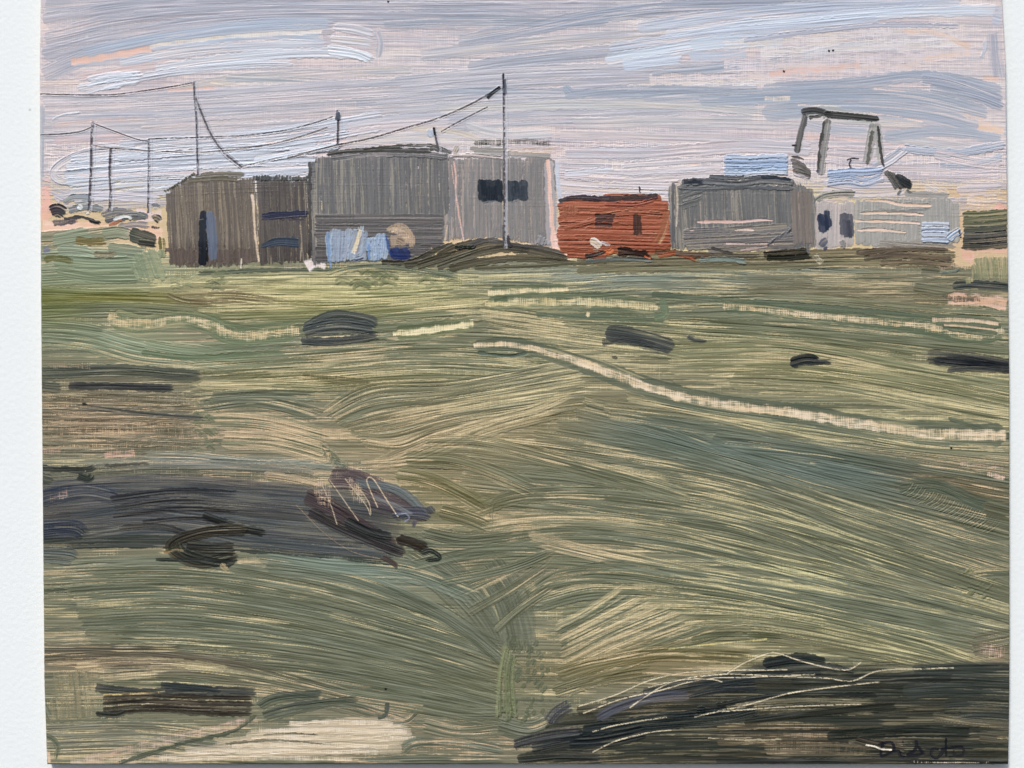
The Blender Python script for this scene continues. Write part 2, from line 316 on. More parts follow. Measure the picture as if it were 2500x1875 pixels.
# right-hand low sky and the light strokes by the red hut
for y in (372, 386, 400, 414, 428, 440):
    S_(V((1196,y-8),(1320,y),(1470,y+4)), 17, (196,192,200) if y < 400 else (206,204,214), load=.78, st=.3, c2=(220,198,196), m=.5, rel=1.3, jit=12)
S_(V((1212,376),(1260,372),(1330,366)), 14, (206,208,218), load=.8, st=.3, rel=1.5)
for y in (352, 368, 384): S_(V((1340,y+6),(1460,y-2),(1570,y-8)), 18, (204,194,196), load=.7, st=.32, c2=(192,194,204), m=.5)
S_(V((1202,340),(1206,400),(1212,440)), 12, (196,202,214), load=.9, st=.2, rel=.9)
S_(V((1760,330),(1900,344)), 50, (210,194,194), load=.6, st=.3, c2=G1, m=.6)
S_(V((1720,262),(1800,280),(1880,284)), 30, (178,182,194), load=.7, st=.3)
S_(V((1770,400),(1860,412),(1960,406)), 34, (206,194,200), load=.8, st=.28, c2=B2, m=.3)
R_([(98,455),(115,500),(100,540)], 40, (238,184,164), wv=.5, load=.7, ridge=0)
for x, y in ((106, 425), (104, 450)): S_([(98,y),(135,y+14)], 24, (222,186,176), load=.5, st=.2, wv=.4)
R_([(100,556),(190,556),(260,560),(400,572)], 44, (238,198,174), wv=.35, load=.8, ridge=0)
R_([(100,590),(150,580)], 40, (232,180,160), wv=.4, load=.75, ridge=0)
R_([(330,525),(398,524)], 44, (228,204,198), wv=.3, load=.7, ridge=0)

# ---------------------------------------------------------------- field: colour notes and how thinly the paint lies
TONE[:] = (107, 113, 96)
for a in [(250,560,210,66,0,(150,164,138)),(340,752,220,36,8,(134,148,120)),(250,606,180,26,0,(136,148,122)),(240,641,170,13,0,(112,114,58)),(120,660,60,40,0,(108,116,70)),(1800,1020,240,34,8,(100,116,112)),(1420,950,240,34,12,(100,114,106)),(1350,600,330,22,2,(126,138,130)),
          (1400,1430,280,40,-4,(112,106,76)),(940,1050,170,60,25,(114,110,78)),(2070,1060,130,40,14,(108,102,82)),(300,1430,240,24,0,(98,90,80)),(290,816,180,18,0,(84,90,80)),(740,1222,210,22,12,(122,138,126)),(1900,640,300,26,2,(122,118,94)),(640,650,280,40,0,(146,146,98)),(1780,800,420,60,8,(120,122,92)),(900,930,160,60,-20,(126,120,94)),(700,820,200,20,0,(120,116,82)),
          (220,900,190,70,0,(116,108,92)),(500,640,120,22,0,(120,108,84)),(1900,1600,400,50,0,(86,84,74)),(1150,930,220,60,-22,(124,118,92)),(2140,1440,60,60,0,(130,116,98)),(450,1000,260,12,0,(132,140,134)),(640,1010,160,10,4,(128,132,120))]:
    f = (blob(*a[:5])*.95)[..., None]; TONE[:] = TONE*(1-f)+np.array(a[5], np.float32)*f
for a in [(720,606,330,24,0,.36),(700,655,300,14,0,.2),(640,650,260,20,0,.16),(620,800,330,30,0,.15),(600,925,170,46,4,.28),(1000,905,260,50,-22,.22),(1150,690,140,40,10,.16),(1900,790,340,44,9,.18),(1900,880,380,30,8,.22),(1560,1075,400,20,17,.24),(1250,985,260,14,14,.16),(1290,1185,260,11,17,.34),
          (1750,1236,380,18,13,.30),(1900,1120,300,9,20,.2),(1360,1330,170,50,-32,.30),(1750,1350,340,30,9,.16),(250,1250,170,34,4,.10),(480,1310,90,22,10,.14),(760,1520,220,18,14,.16),(220,905,170,60,0,.18),(430,1450,200,9,2,.36),(1120,850,200,30,-12,.2),(1500,1020,260,8,16,.2),(1160,1120,150,14,0,.2),
          (1300,655,260,8,0,.2),(900,1440,330,80,16,-.12),(1480,965,330,28,12,-.22),(1800,1010,250,36,7,-.25),(1130,1480,70,90,0,-.25),(320,745,180,36,8,-.22),(240,580,200,50,0,-.12),(250,641,180,12,0,-.3),(1600,660,300,12,4,-.15),(700,1215,200,20,12,-.16),(1500,880,60,14,0,-.1),(650,1300,300,30,12,-.06),(1560,1180,240,16,8,-.16)]:
    SHOW += (blob(*a[:5])*a[5]*.9).astype(np.float32)
TONE += np.array([17, 14, 12], np.float32)
# ---------------------------------------------------------------- field: first thin greens over the primer
g = (108, 115, 97); dk = (92, 99, 84); sg = (142, 155, 130); aq = (138, 152, 140); ol = (112, 112, 52); yl = (204, 192, 140); sd = (190, 170, 134)
for i in range(22):
    y = 585+i*50
    S_(V((40, y), (700, y-6), (1400, y+10), (2260, y+26)), 74, (112,112,92), load=1.0, st=.22, wv=.3, jit=8, gs=.95, gd=.03, tone=.9)
def F(pts, w, col=g, **kw):
    d = dict(load=.7, st=.44, wv=.12, c2=dk, m=.3, rel=1.3, jit=10, pk=.08, ef=26); d.update(kw)
    if 'gs' not in kw and w > 12:
        d.update(m=kw.get('m', .5)*.15, gs=.97, ef=50, soft=.42, jit=19, rel=1.75, tone=.74, gd=.03+float(np.clip((sum(col)/3-125)/400, -.04, .12)), load=.95, st=.26)
    P_ = [list(q) for q in V(*pts)]
    if P_[0][0] < 150: P_[0][0] -= 60
    if P_[-1][0] > 2430: P_[-1][0] += 70
    S_(P_, w*K, col, **d)
# band under the buildings
F(((400,604),(700,598),(1020,602)), 26, yl, st=.3, c2=g, m=.35, load=.8)
F(((500,630),(760,634),(1000,622)), 30, (198,196,128), st=.36, c2=g, m=.5)
F(((420,590),(640,582),(1000,586)), 10, g, load=.8)
F(((520,652),(800,660),(1100,650)), 26, (150,150,96), c2=g, m=.7)
F(((1020,600),(1300,590),(1600,592)), 22, (150,160,146), c2=dk, rel=2)
for y, c in ((576,(150,164,158)),(592,(146,158,146)),(608,(140,150,132)),(624,(136,144,124)),(640,(134,144,120))):
    F(((1180 if y > 580 else 1300,y+6),(1380,y-6),(1620,y),(1900,y+16)), 17, c, st=.4, rel=2.2, c2=(112,120,104), m=.6)
for y in (596,612,628,646): F(((1600,y),(1850,y+4),(2100,y+2)), 22, (150,142,116), c2=(96,92,74), m=.7, wv=.3, st=.36)
F(((1980,585),(2040,590)), 26, (120,104,88), load=.6)
F(((1740,610),(1900,612),(1990,616)), 14, (212,200,158), c2=g, m=.3, wv=.4)
F(((1960,620),(2100,640)), 26, (120,124,104))
F(((1960,648),(2120,654)), 30, (140,132,104), wv=.4)
for i, y in enumerate((646,662,680,698)): F(((1380,y),(1700,y-6),(1960,y+18),(2180,y+38)), 22, (142,152,122) if i % 2 else (124,136,112), c2=(200,196,140), m=.4, st=.42, rel=1.6)
# left sage hummocks
F(((100,560),(200,552),(330,560)), 60, sg, load=.8, st=.2, rel=.9, c2=g, m=.4)
F(((110,520),(180,512),(270,500)), 40, (120,112,84), load=.7, st=.3, c2=sg, m=.4)
F(((100,600),(240,590),(360,596)), 46, (144,158,130), load=.9, st=.26, c2=g, m=.5, rel=1.2)
F(((96,640),(250,646),(400,650)), 34, ol, load=.86, st=.3, c2=(140,134,60), m=.5)
F(((96,624),(200,630),(330,632)), 18, (104,112,60), load=.7)
F(((90,676),(260,668),(420,676),(560,690)), 36, (128,140,112), load=.86, st=.3, rel=1.4)
F(((92,720),(180,730),(300,760),(420,772),(520,790)), 60, (146,160,134), load=.92, st=.3, rel=1.5, c2=g, m=.4)
F(((92,700),(160,706),(230,716)), 34, (120,134,106), load=.9)
F(((300,742),(420,760),(560,750),(660,742)), 28, (130,142,114), load=.88)
F(((430,690),(520,700),(640,714)), 20, (134,146,118), load=.8)
F(((430,640),(500,640),(600,650)), 26, (140,134,100), load=.7, c2=(110,90,64))
F(((350,632),(400,650),(470,655)), 18, (104,86,62), load=.45, wv=.4)
for i in range(14):
    x = rng.uniform(350, 480); y = rng.uniform(585, 625); F(((x,y),(x+18,y-4),(x+34,y+3)), 11, (134,140,108), load=.7, rel=1.8, ef=5, op=.55)
for i in range(20):
    x = rng.uniform(700, 960); y = rng.uniform(585, 622); F(((x,y+6),(x+20,y-6),(x+46,y+4)), 12, (126,132,98) if x < 860 else (140,144,108), load=.7, rel=1.8, ef=5, op=.55)
F(((700,598),(760,580),(850,578),(1000,600)), 16, (94,108,84), load=.9, rel=1.8)
# centre
for y, c in ((660,(146,150,98)),(676,(150,152,96)),(692,(134,142,104)),(712,(128,138,106)),(730,(140,146,108))):
    F(((430+rng.uniform(-20,20),y+10),(720,y+2),(900,y-10),(1060,y-22)), 21, c, c2=(108,116,80), m=.6, rel=1.7)
F(((1020,668),(1200,690),(1420,716),(1640,730)), 50, (176,162,118), c2=g, m=.6, st=.46, wv=.2)
F(((1040,700),(1250,728),(1400,745),(1500,760)), 50, (166,156,118), c2=g, m=.7, st=.46, wv=.2)
F(((1200,690),(1500,700),(1800,724),(2180,770)), 40, (126,134,98), st=.4)
F(((1480,720),(1760,740),(2000,772)), 36, (134,140,100), st=.42)
F(((1420,758),(1700,752),(1980,800),(2180,840)), 40, (176,178,130), c2=g, m=.6, st=.46)
F(((1430,790),(1700,790),(2000,830),(2180,880)), 46, (178,174,128), c2=g, m=.6, st=.46)
F(((1560,820),(1800,832),(2000,868),(2180,910)), 44, (172,164,124), c2=g, m=.6, st=.46)
F(((820,740),(1020,732),(1240,748)), 36, (160,158,118), c2=g, st=.44)
for y in (756,774,792,812,830): F(((400,y+22),(700,y+4),(950,y-10),(1250,y+10)), 26, (150,152,110), c2=(122,122,80), m=.6, wv=.3, st=.44)
F(((420,830),(600,830),(720,836)), 26, (200,196,142), c2=g, m=.5, wv=.3)
F(((640,812),(820,826)), 16, (96,90,62), load=.45, wv=.3)
# upright diagonal sweep in the middle
for i in range(9):
    d = i*19
    F(((690+d*.55,968+d*.2-70+i*3),(800+d*.4,880+d*.80-40),(980,830+d*.62),(1260+i*3,780+d*.66)), 26, [(124,132,106),(150,146,112),(134,138,108)][i % 3], c2=(206,182,140), m=.45 if i % 2 else .7, st=.46, rel=1.6)
F(((800,1010),(1000,930),(1150,890),(1250,850)), 30, (196,172,134), c2=g, m=.5, st=.44)
F(((760,1006),(900,990),(1060,930),(1230,888)), 26, (178,162,122), c2=g, m=.6, st=.44)
F(((420,880),(560,868),(700,900)), 40, (116,126,104), st=.42); F(((440,860),(560,852),(700,858)), 26, (110,122,102), st=.44)
F(((400,905),(560,912),(720,950)), 44, (176,174,124), c2=g, m=.6, wv=.3)
F(((460,946),(600,956),(740,996)), 50, (180,176,124), c2=g, m=.6, wv=.35, st=.4)
for i in range(22):
    x = rng.uniform(405, 450)+i*.5; y = rng.uniform(870, 980); F(((x,y),(x+10,y-8),(x+22,y+3)), 11, (122,130,104), load=.8, rel=1.8, ef=4, op=.5)
for i in range(16):
    t = i/16; F(((690+t*60,960+t*60),(705+t*60,972+t*60),(700+t*60,990+t*60)), 16, (112,124,98), load=.8, rel=2.2, ef=4)
# big falling sweeps on the right
sw = [(860,1250,990,1120),(884,1230,1000,1150),(908,1190,1016,1180),(930,1140,1034,1215),(950,1060,1056,1245),(974,1000,1080,1278),(1000,985,1106,1308),(1030,980,1132,1336),(1062,985,1156,1360)]
pal = [(112,124,104),(104,116,100),(110,122,100),(118,124,98),(128,128,98),(116,122,92),(122,124,94),(124,126,98),(116,122,94)]
for i, (y0, x0, ym, y1) in enumerate(sw):
    for j in range(2):
        dd = j*15
        F(((x0,y0+dd),((x0+1600)/2,(y0+ym)/2-16+dd),(1600,ym-16+dd),(1900,(ym+y1)/2-14+dd),(2176,y1-8+dd)), 22, pal[i] if j == 0 else tuple(int(c*.93+12) for c in pal[i]), c2=[(206,192,140),(150,160,140),(214,186,150)][(i+j) % 3], m=.28, st=.5, load=.82 if j == 0 else .5, rel=1.7, jit=16)
F(((1290,872),(1500,896),(1800,950),(2176,1000)), 34, (190,178,134), c2=g, m=.55, st=.42)
F(((1340,850),(1560,892),(1800,926),(2000,960),(2176,975)), 34, (186,180,134), c2=g, m=.55, st=.42, wv=.25)
F(((1700,960),(1900,990),(2170,1040)), 40, (168,150,116), c2=g, m=.6, wv=.3)
F(((1300,892),(1560,930),(1850,985),(2170,1050)), 30, (100,116,100), st=.36)
F(((1520,950),(1750,976),(2000,1020)), 44, (98,114,102), load=.86, st=.3)
F(((1750,1000),(1900,1028),(2080,1062)), 26, (104,122,112), load=.9, st=.22)
F(((2040,1042),(2176,1080)), 40, (126,118,90), load=.75, st=.4)
F(((2040,900),(2176,960)), 10, (110,118,98))
F(((1930,1056),(2020,1050),(2120,1090),(2190,1110)), 34, (100,110,94), load=.95, gs=.2, soft=.5)
for i in range(22):
    x = 1960+i*9; y = 1046+i*3.6+rng.uniform(-3,3); L_(V((x+12,y),(x+2,y+14),(x-12-i*.3,y+22+i*.3)), 2.6, (150,148,118), dash=.25, rel=2, op=.7)
R_(V((2130,1020),(2172,1034)), 16, (222,190,166), wv=.6, load=.5, ridge=0)
R_(V((2070,1000),(2172,1010)), 14, (200,172,150), wv=.6, load=.4, ridge=0)
for i in range(18):
    x = rng.uniform(2060, 2120); y = rng.uniform(1230, 1300); F(((x,y),(x+14,y+8),(x+30,y-6)), 10, (150,150,112), load=.8, rel=2.4, ef=4)
F(((2040,1266),(2120,1240),(2176,1236)), 26, (104,114,92), load=.8)
F(((2110,1100),(2176,1130)), 60, (106,112,90), load=.8)
# lower middle and lower right sweeps
for i, (pts, c, c2) in enumerate([
    (((1000,1100),(1150,1060),(1400,1068),(1700,1130),(2170,1290)), (120,124,94), (200,184,136)),
    (((960,1150),(1150,1120),(1400,1130),(1800,1220),(2176,1330)), (150,146,110), (196,186,136)),
    (((980,1185),(1200,1150),(1450,1170),(1800,1250),(2176,1356)), (104,118,98), (206,190,146)),
    (((960,1212),(1150,1200),(1350,1216),(1700,1280),(2100,1350)), (126,130,98), (214,196,140)),
    (((1130,1150),(1250,1180),(1500,1230),(1900,1300),(2170,1370)), (176,164,124), g),
    (((1140,1262),(1300,1222),(1500,1240),(1850,1300),(2176,1376)), (110,124,104), (190,184,136)),
    (((1080,1290),(1250,1240),(1500,1262),(1850,1330),(2176,1410)), (118,128,100), (210,198,140)),
    (((1150,1300),(1300,1268),(1560,1286),(1900,1356),(2150,1420)), (112,124,98), (200,190,136)),
    (((1200,1320),(1400,1300),(1640,1316),(1960,1380),(2150,1440)), (134,138,100), (208,204,146)),
    (((1440,1340),(1600,1336),(1800,1366),(2100,1440)), (150,146,104), (214,206,148)),
    (((1460,1366),(1640,1362),(1860,1396),(2060,1436)), (138,130,92), (204,190,140))]):
    for j in range(2): F([(x,y+j*16) for x,y in pts], 22, c, c2=c2, m=.4, st=.5, load=.8 if j == 0 else .54, rel=1.6, jit=16)
F(((2080,1400),(2176,1370)), 60, (108,112,92), load=.7, wv=.3)
R_(V((2110,1400),(2174,1410)), 44, (206,176,156), wv=.9, load=.35, ridge=0)
R_(V((2120,1436),(2172,1440)), 14, (224,196,180), wv=.6, load=.5, ridge=0)
for i in range(12):                                     # rising hatch
    d = i*21
    F(((1190+d*.12,1360+d*.62),(1270+d*.4,1318+d*.52),(1350+d*1.0,1266+d*.44)), 15, (108,118,92) if i % 2 else (196,180,136), c2=(210,198,150), m=.35, st=.42, rel=2, load=.74)
F(((1070,1236),(1130,1218),(1210,1190)), 22, (190,174,126), c2=g, m=.5)
for i in range(8): F(((1062+i*12,1300-i*10+40),(1110+i*14,1262-i*8+30),(1190+i*22,1210-i*2+26)), 15, (114,122,94) if i % 2 else (190,176,132), c2=yl, m=.3, rel=2, load=.76)
F(((1190,1460),(1300,1430),(1440,1410),(1640,1420)), 40, (120,112,74), c2=(170,156,104), m=.5, wv=.3)
F(((1180,1500),(1280,1470),(1420,1446)), 34, (112,106,74), c2=(160,146,100), m=.5, wv=.35)
F(((1480,1384),(1560,1370),(1700,1376)), 14, (74,84,50), load=.7); R_(V((1440,1402),(1540,1390),(1660,1380)), 6, (214,200,140), load=.6, ridge=.4)
for pts, w_ in [(((860,1180),(960,1240),(1050,1330),(1100,1420)),90), (((1040,1200),(1100,1300),(1130,1420)),90), (((900,1150),(1000,1170),(1120,1160)),50), (((1060,1560),(1140,1580),(1200,1560)),60)]:
    F(pts, w_, (108,114,96))
for pts, w_ in [(((960,1290),(1060,1250),(1180,1196)),26), (((1000,1330),(1090,1280),(1190,1216)),26), (((1060,1370),(1130,1310),(1200,1262)),24)]: F(pts, w_, (140,136,104))
# left lower sweeps
F(((92,1280),(300,1270),(560,1310),(800,1400),(1090,1560)), 10, g)
for i in range(15):
    d = i*19
    F(((110+d*.4,1226+d*.92),(380,1216+d*.94+(i > 7)*8),(640,1250+d*.92),(900,1320+d*.80),(1090,1392+d*.66)), 26, [(112,124,102),(122,130,104),(116,124,96),(106,118,98)][i % 4], c2=[(206,186,146),(130,140,118),(190,178,130)][i % 3], m=.34, st=.42, load=.82, rel=1.4, jit=12)
F(((560,1220),(760,1250),(960,1330),(1140,1470)), 40, (108,122,106), load=.84, st=.38)
F(((540,1190),(700,1214),(880,1232),(1040,1290)), 50, (118,134,120), load=.86, st=.34, c2=(140,156,144), m=.5)
F(((860,1180),(1000,1186),(1200,1180)), 26, (116,124,100), st=.4)
F(((880,1224),(1050,1190),(1180,1190)), 26, (110,122,98), st=.4); F(((940,1260),(1100,1228),(1200,1190)), 24, (118,126,98), st=.42)
F(((1130,1060),(1075,1078),(1062,1100),(1066,1140)), 12, (98,106,84), load=.7, rel=1.6, op=.6)
F(((840,1020),(940,1040),(1060,1100)), 40, (126,128,88), c2=(190,176,120), m=.4)
F(((860,990),(1000,1000),(1160,1060)), 40, (120,126,94), c2=(190,178,130), m=.4)
F(((900,960),(1040,960),(1250,1010),(1500,1080)), 44, (128,130,96), c2=(206,184,136), m=.4)
F(((940,1100),(1010,1120),(1060,1140)), 40, (124,126,94), c2=(200,178,140), m=.5)
F(((100,1420),(300,1410),(520,1440),(760,1500)), 26, (124,116,94), c2=(80,72,64), m=.5)
F(((110,1400),(220,1400),(400,1400)), 22, (96,86,76), c2=(70,62,60), m=.5, load=.7)
F(((150,1440),(320,1430),(500,1446)), 24, (190,172,132), c2=(120,112,92), m=.5, wv=.4, st=.34)
F(((200,1462),(420,1454),(640,1490),(820,1530)), 24, (140,130,102), c2=(100,100,84), m=.5)
F(((430,1480),(640,1500),(900,1570)), 34, (150,132,104), c2=(106,110,92), m=.5, st=.44)
F(((900,1560),(1000,1580),(1100,1570)), 40, (150,140,110), c2=g, m=.6, st=.4)
F(((900,1520),(1000,1540),(1090,1540)), 30, (116,118,92), st=.4)
F(((100,1440),(108,1560)), 26, (110,112,94), load=.8)
H_([(v[0]*K,v[1]*K) for v in ((116,1440),(200,1440),(206,1560),(116,1562))], 84, 22, (172,156,122), gap=.6, load=.56, st=.42, wv=.4, c2=g, m=.5)
for i in range(70):                                     # rough vertical dabs
    y = rng.uniform(1375, 1560); x = rng.uniform(1086, 1180)-(1560-y)*.04*0; F(((x,y-7),(x+3,y+2),(x-2,y+12)), 10, (118,125,101), load=.9, rel=1.6, ef=4, st=.3, op=.7)
for i in range(7): F(((1092+i*4,1380+i*6),(1078+i*5,1460),(1074+i*7,1560)), 7, (140,146,110), load=.7, rel=2.2)
# bottom-left corner
for y in (1574,1590,1606,1624): F(((96,y),(280,y-8),(440,y+6),(500,y+14)), 20, (172,160,146), c2=(146,140,122), m=.6, st=.3, load=.82)
R_(V((180,1640),(300,1614),(420,1584),(560,1556)), 34, (212,182,164), wv=.5, load=.42, ridge=0)
R_(V((150,1650),(300,1640),(400,1636)), 26, (214,192,164), wv=.5, load=.6, ridge=0)
F(((560,1554),(720,1520),(840,1546),(900,1568)), 20, (92,100,88), load=.86, st=.24, ef=8)
F(((560,1540),(500,1580),(380,1610),(250,1650)), 9, (100,106,90), load=.8, st=.2)
H_([(q[0]*K,q[1]*K) for q in ((330,1640),(520,1592),(700,1558),(872,1552),(905,1590),(880,1612),(840,1626),(600,1642))], -3, 30, (206,188,160), load=.85, st=.34, wv=.3, gs=.6, gc=(226,212,190), gd=.1, gap=.5, soft=.4, ef=20)
for y, x0, x1 in ((1562,600,880),(1578,520,905),(1594,500,905),(1610,440,860),(1624,360,850),(1638,300,800)):
    R_(V((x0+rng.uniform(0,60),y),((x0+x1)/2,y-3),(x1-rng.uniform(0,40),y+1)), 16, (224,208,182), wv=.6, load=.55, ridge=0)
F(((560,1588),(620,1584),(700,1588)), 5, (120,120,100), load=.6); F(((480,1606),(600,1598),(760,1612)), 5, (130,124,106), load=.5)
F(((860,1628),(900,1604),(1000,1606),(1100,1622)), 28, (104,116,104), load=.92, st=.26)
F(((760,1646),(900,1640),(1100,1640)), 24, (106,116,104), load=.88, st=.34, c2=sd, m=.3)
F(((420,1648),(600,1650),(760,1648)), 14, (120,112,84), load=.8, rel=2)
F(((812,1552),(832,1544),(838,1514)), 9, (96,102,92), load=1, st=.1, ef=4); F(((840,1560),(880,1556),(904,1534)), 13, (92,100,90), load=1, st=.1, ef=3)
F(((100,1572),(118,1600),(124,1646)), 14, (100,112,90), load=.7, st=.2); R_(V((104,1620),(108,1650)), 10, (222,190,160), load=.7, ridge=0)

# ---------------------------------------------------------------- wiped tracks and dark clumps
R_(V((230,684,30),(300,700,28),(390,688,20),(450,700,26),(520,724,30),(650,712,24)), 26, (222,200,158), wv=.8, load=.56, side=(120,134,104), ridge=1)
R_(V((846,720,15),(920,714,19),(1026,698,19)), 18, (238,222,178), wv=.6, load=.72, side=(112,124,92))
R_(V((1050,632,16),(1130,628,14),(1230,624,9)), 14, (232,212,166), wv=.6, load=.7, side=(106,118,92))
R_(V((1044,656,14),(1120,652,20),(1240,652,24),(1340,656,22),(1424,664,15)), 26, (224,206,160), wv=.7, load=.66, side=(112,124,100))
R_(V((1064,650,10),(1100,646,12)), 10, (112,124,98), wv=.1, load=.8, ridge=0)
S_(V((1150,676),(1260,680),(1440,692)), 20, (108,120,100), load=1, st=.12, rel=.6)
S_(V((1428,640),(1436,676),(1410,688)), 20, (122,136,110), load=1, st=.1, rel=.8, ef=4)
R_(V((1264,676),(1276,680)), 14, (224,206,166), load=.8, ridge=0)
S_(V((1400,636),(1600,650),(1900,676),(2160,706)), 16, (104,116,98), load=.9, st=.2, rel=.8)
R_(V((1558,662,18),(1640,668,14),(1740,680,16),(1900,694,18),(2010,706,24),(2110,722,26),(2172,712,18)), 20, (224,200,162), wv=.9, load=.55, side=(104,118,96))
R_(V((2010,690),(2100,692),(2160,700)), 13, (224,196,164), wv=.5, load=.7, side=(110,122,100))
S_(V((2030,704),(2110,716),(2160,720)), 16, (106,118,98), load=.9, st=.2); L_(V((2040,702),(2080,704),(2150,712)), 5, (206,180,150))
R_(V((1020,746,12),(1100,744,17),(1170,758,18),(1250,782,22),(1330,810,25),(1420,842,28),(1540,870,27),(1700,890,26),(1860,916,28),(2000,934,30),(2176,940,32)), 34, (234,210,176), wv=.5, load=.66, side=(104,113,97), ridge=1.2)
R_(V((1030,762),(1100,770),(1140,762)), 9, (102,113,94), load=.9, ridge=0)
S_(V((300,760),(420,772),(620,760)), 14, (118,132,104), load=.8, st=.3)
def B(pts, w, col=(66,72,76), **kw): F(pts, w, col, **{**dict(load=.84, st=.44, gs=.25, soft=.35, c2=(96,100,98), m=.5, rel=1.8, ef=12, wv=.05, pk=.1), **kw})
B(((650,716),(720,684),(790,692),(818,706)), 32, (86,93,92), soft=.1); B(((648,722),(730,706),(812,714)), 34, (80,88,90), soft=.1); B(((644,736),(730,736),(824,722)), 20, (62,70,76)); R_(V((652,728),(740,724),(800,720)), 3, (190,184,140), load=.4, ridge=0); R_(V((680,704),(740,698)), 3, (180,176,140), load=.4, ridge=0)
B(((1302,718),(1380,730),(1458,752)), 42, (78,84,86), st=.5, soft=.2); B(((1292,742),(1350,732),(1420,746)), 14, (44,50,58)); B(((1480,722),(1500,734),(1530,736)), 12, (96,98,96), st=.4)
B(((1318,770),(1336,772)), 6, (40,42,40)); B(((1698,786),(1740,776),(1774,780)), 26, (38,44,50), soft=.1); B(((1750,782),(1802,780)), 16, (66,72,74))
B(((1992,768),(2080,774),(2190,804)), 34, (54,56,62), st=.5, soft=.2); B(((2010,778),(2100,786),(2180,796)), 20, (32,36,46)); B(((2040,800),(2110,796),(2180,800)), 14, (48,50,54), load=.6)
B(((2050,618),(2110,614),(2176,624)), 20, (74,82,84), st=.22); R_([(2460,745),(2400,735),(2310,730)], 44, (226,186,162), wv=.35, load=.75, ridge=0)
S_([(2340,756),(2400,752),(2462,768)], 12, (120,124,100), load=.6); S_([(2290,724),(2340,730),(2400,728)], 16, (104,98,84), load=.6, wv=.3)
F(((92,880),(240,880),(440,890)), 60, (120,112,94))
B(((96,806),(260,800),(380,808),(440,812)), 30, (92,98,86), st=.3, load=.85); B(((140,832),(250,834),(380,838)), 19, (58,60,66)); B(((96,830),(140,838)), 26, (84,92,84))
R_(V((100,788),(200,792)), 16, (170,150,124), wv=.9, load=.4, ridge=0)
# brown weave patch
for y in (856,880,904,928,952,972): F(((94,y),(240,y+2),(430,y+6)), 30, (134,122,100), wv=.85, st=.24, load=.62, c2=(112,108,92), m=.6)
B(((160,876),(300,892),(450,904)), 12, (96,98,92), load=.6); B(((172,872),(192,872)), 7, (44,44,44))
R_(V((86,972),(134,976)), 22, (206,164,142), wv=.8, load=.5, ridge=0); R_(V((222,984),(264,980),(294,976)), 24, (212,172,150), wv=.7, load=.6, ridge=0)
F(((300,984),(420,986),(560,1000),(700,1004)), 24, (150,156,150), c2=(176,178,170), m=.5, rel=1.8); F(((440,996),(600,1002),(740,1010)), 14, (112,124,114))
# dark pool
F(((60,1100),(300,1086),(620,1100),(900,1136)), 130, (88,89,90), load=.9, st=.3, gs=.35, c2=(104,100,96), m=.4, soft=.8)
F(((60,1170),(300,1160),(620,1176),(860,1200)), 50, (80,84,82), load=.85, st=.36, gs=.5)
F(((110,1026),(360,1010),(620,1018),(700,1036)), 34, (110,104,98), c2=(80,80,82), m=.6, wv=.5)
for i, y in enumerate((1046,1068,1090,1110,1132,1154)): B(((100+i*14,y+6),(330,y-10),(600,y+(8 if i<3 else 22)),(800+i*14,y+28+i*3)), 30, (84,91,97) if i % 2 else (92,94,98), c2=(112,114,112), m=.5, wv=.22, load=.8, st=.34, rel=1.1, soft=.7)
F(((560,1024),(640,1036),(700,1050)), 20, (196,156,138), wv=.5, load=.5, c2=(120,100,92))
B(((92,1090),(170,1060),(260,1074)), 40, (62,70,92), load=.7, wv=.2); B(((92,1150),(150,1140),(190,1160)), 50, (60,68,90), load=.75, wv=.2); B(((92,1196),(140,1200),(170,1210)), 40, (98,110,108), load=.8)
B(((96,1020),(120,1040)), 26, (84,90,78), load=.7); R_(V((104,1076),(150,1066)), 30, (176,150,138), wv=.9, load=.35, ridge=0)
for a, b_, w_ in (((232,1078),(520,1066),17),((240,1098),(500,1086),15),((236,1112),(520,1104),17),((300,1128),(500,1124),12),((250,1142),(440,1166),16)):
    B((a,((a[0]+b_[0])/2,min(a[1],b_[1])-5),b_), w_, (48,48,54), load=.68, st=.46, rel=1.5, soft=.4)
B(((120,1010),(180,1014),(210,1006)), 15, (60,64,60)); B(((160,1024),(190,1034),(206,1018)), 22, (62,70,66), st=.15); B(((220,1006),(330,1000)), 7, (66,68,66))
B(((430,1110),(500,1136),(580,1152)), 22, (46,48,46), load=.85); B(((540,1144),(440,1150),(372,1180),(430,1212),(520,1196)), 30, (62,60,54), c2=(110,98,78), m=.3, rel=2.2)
B(((390,1180),(450,1186),(516,1186)), 34, (60,60,56), st=.4)
B(((380,1164),(400,1196),(480,1216),(510,1206)), 22, (58,62,56)); B(((330,1208),(420,1210),(520,1212)), 9, (52,58,54)); R_(V((352,1196),(380,1186),(400,1192)), 9, (160,136,100), load=.6, ridge=.6)
F(((470,1214),(500,1236)), 12, (190,170,130), st=.5)
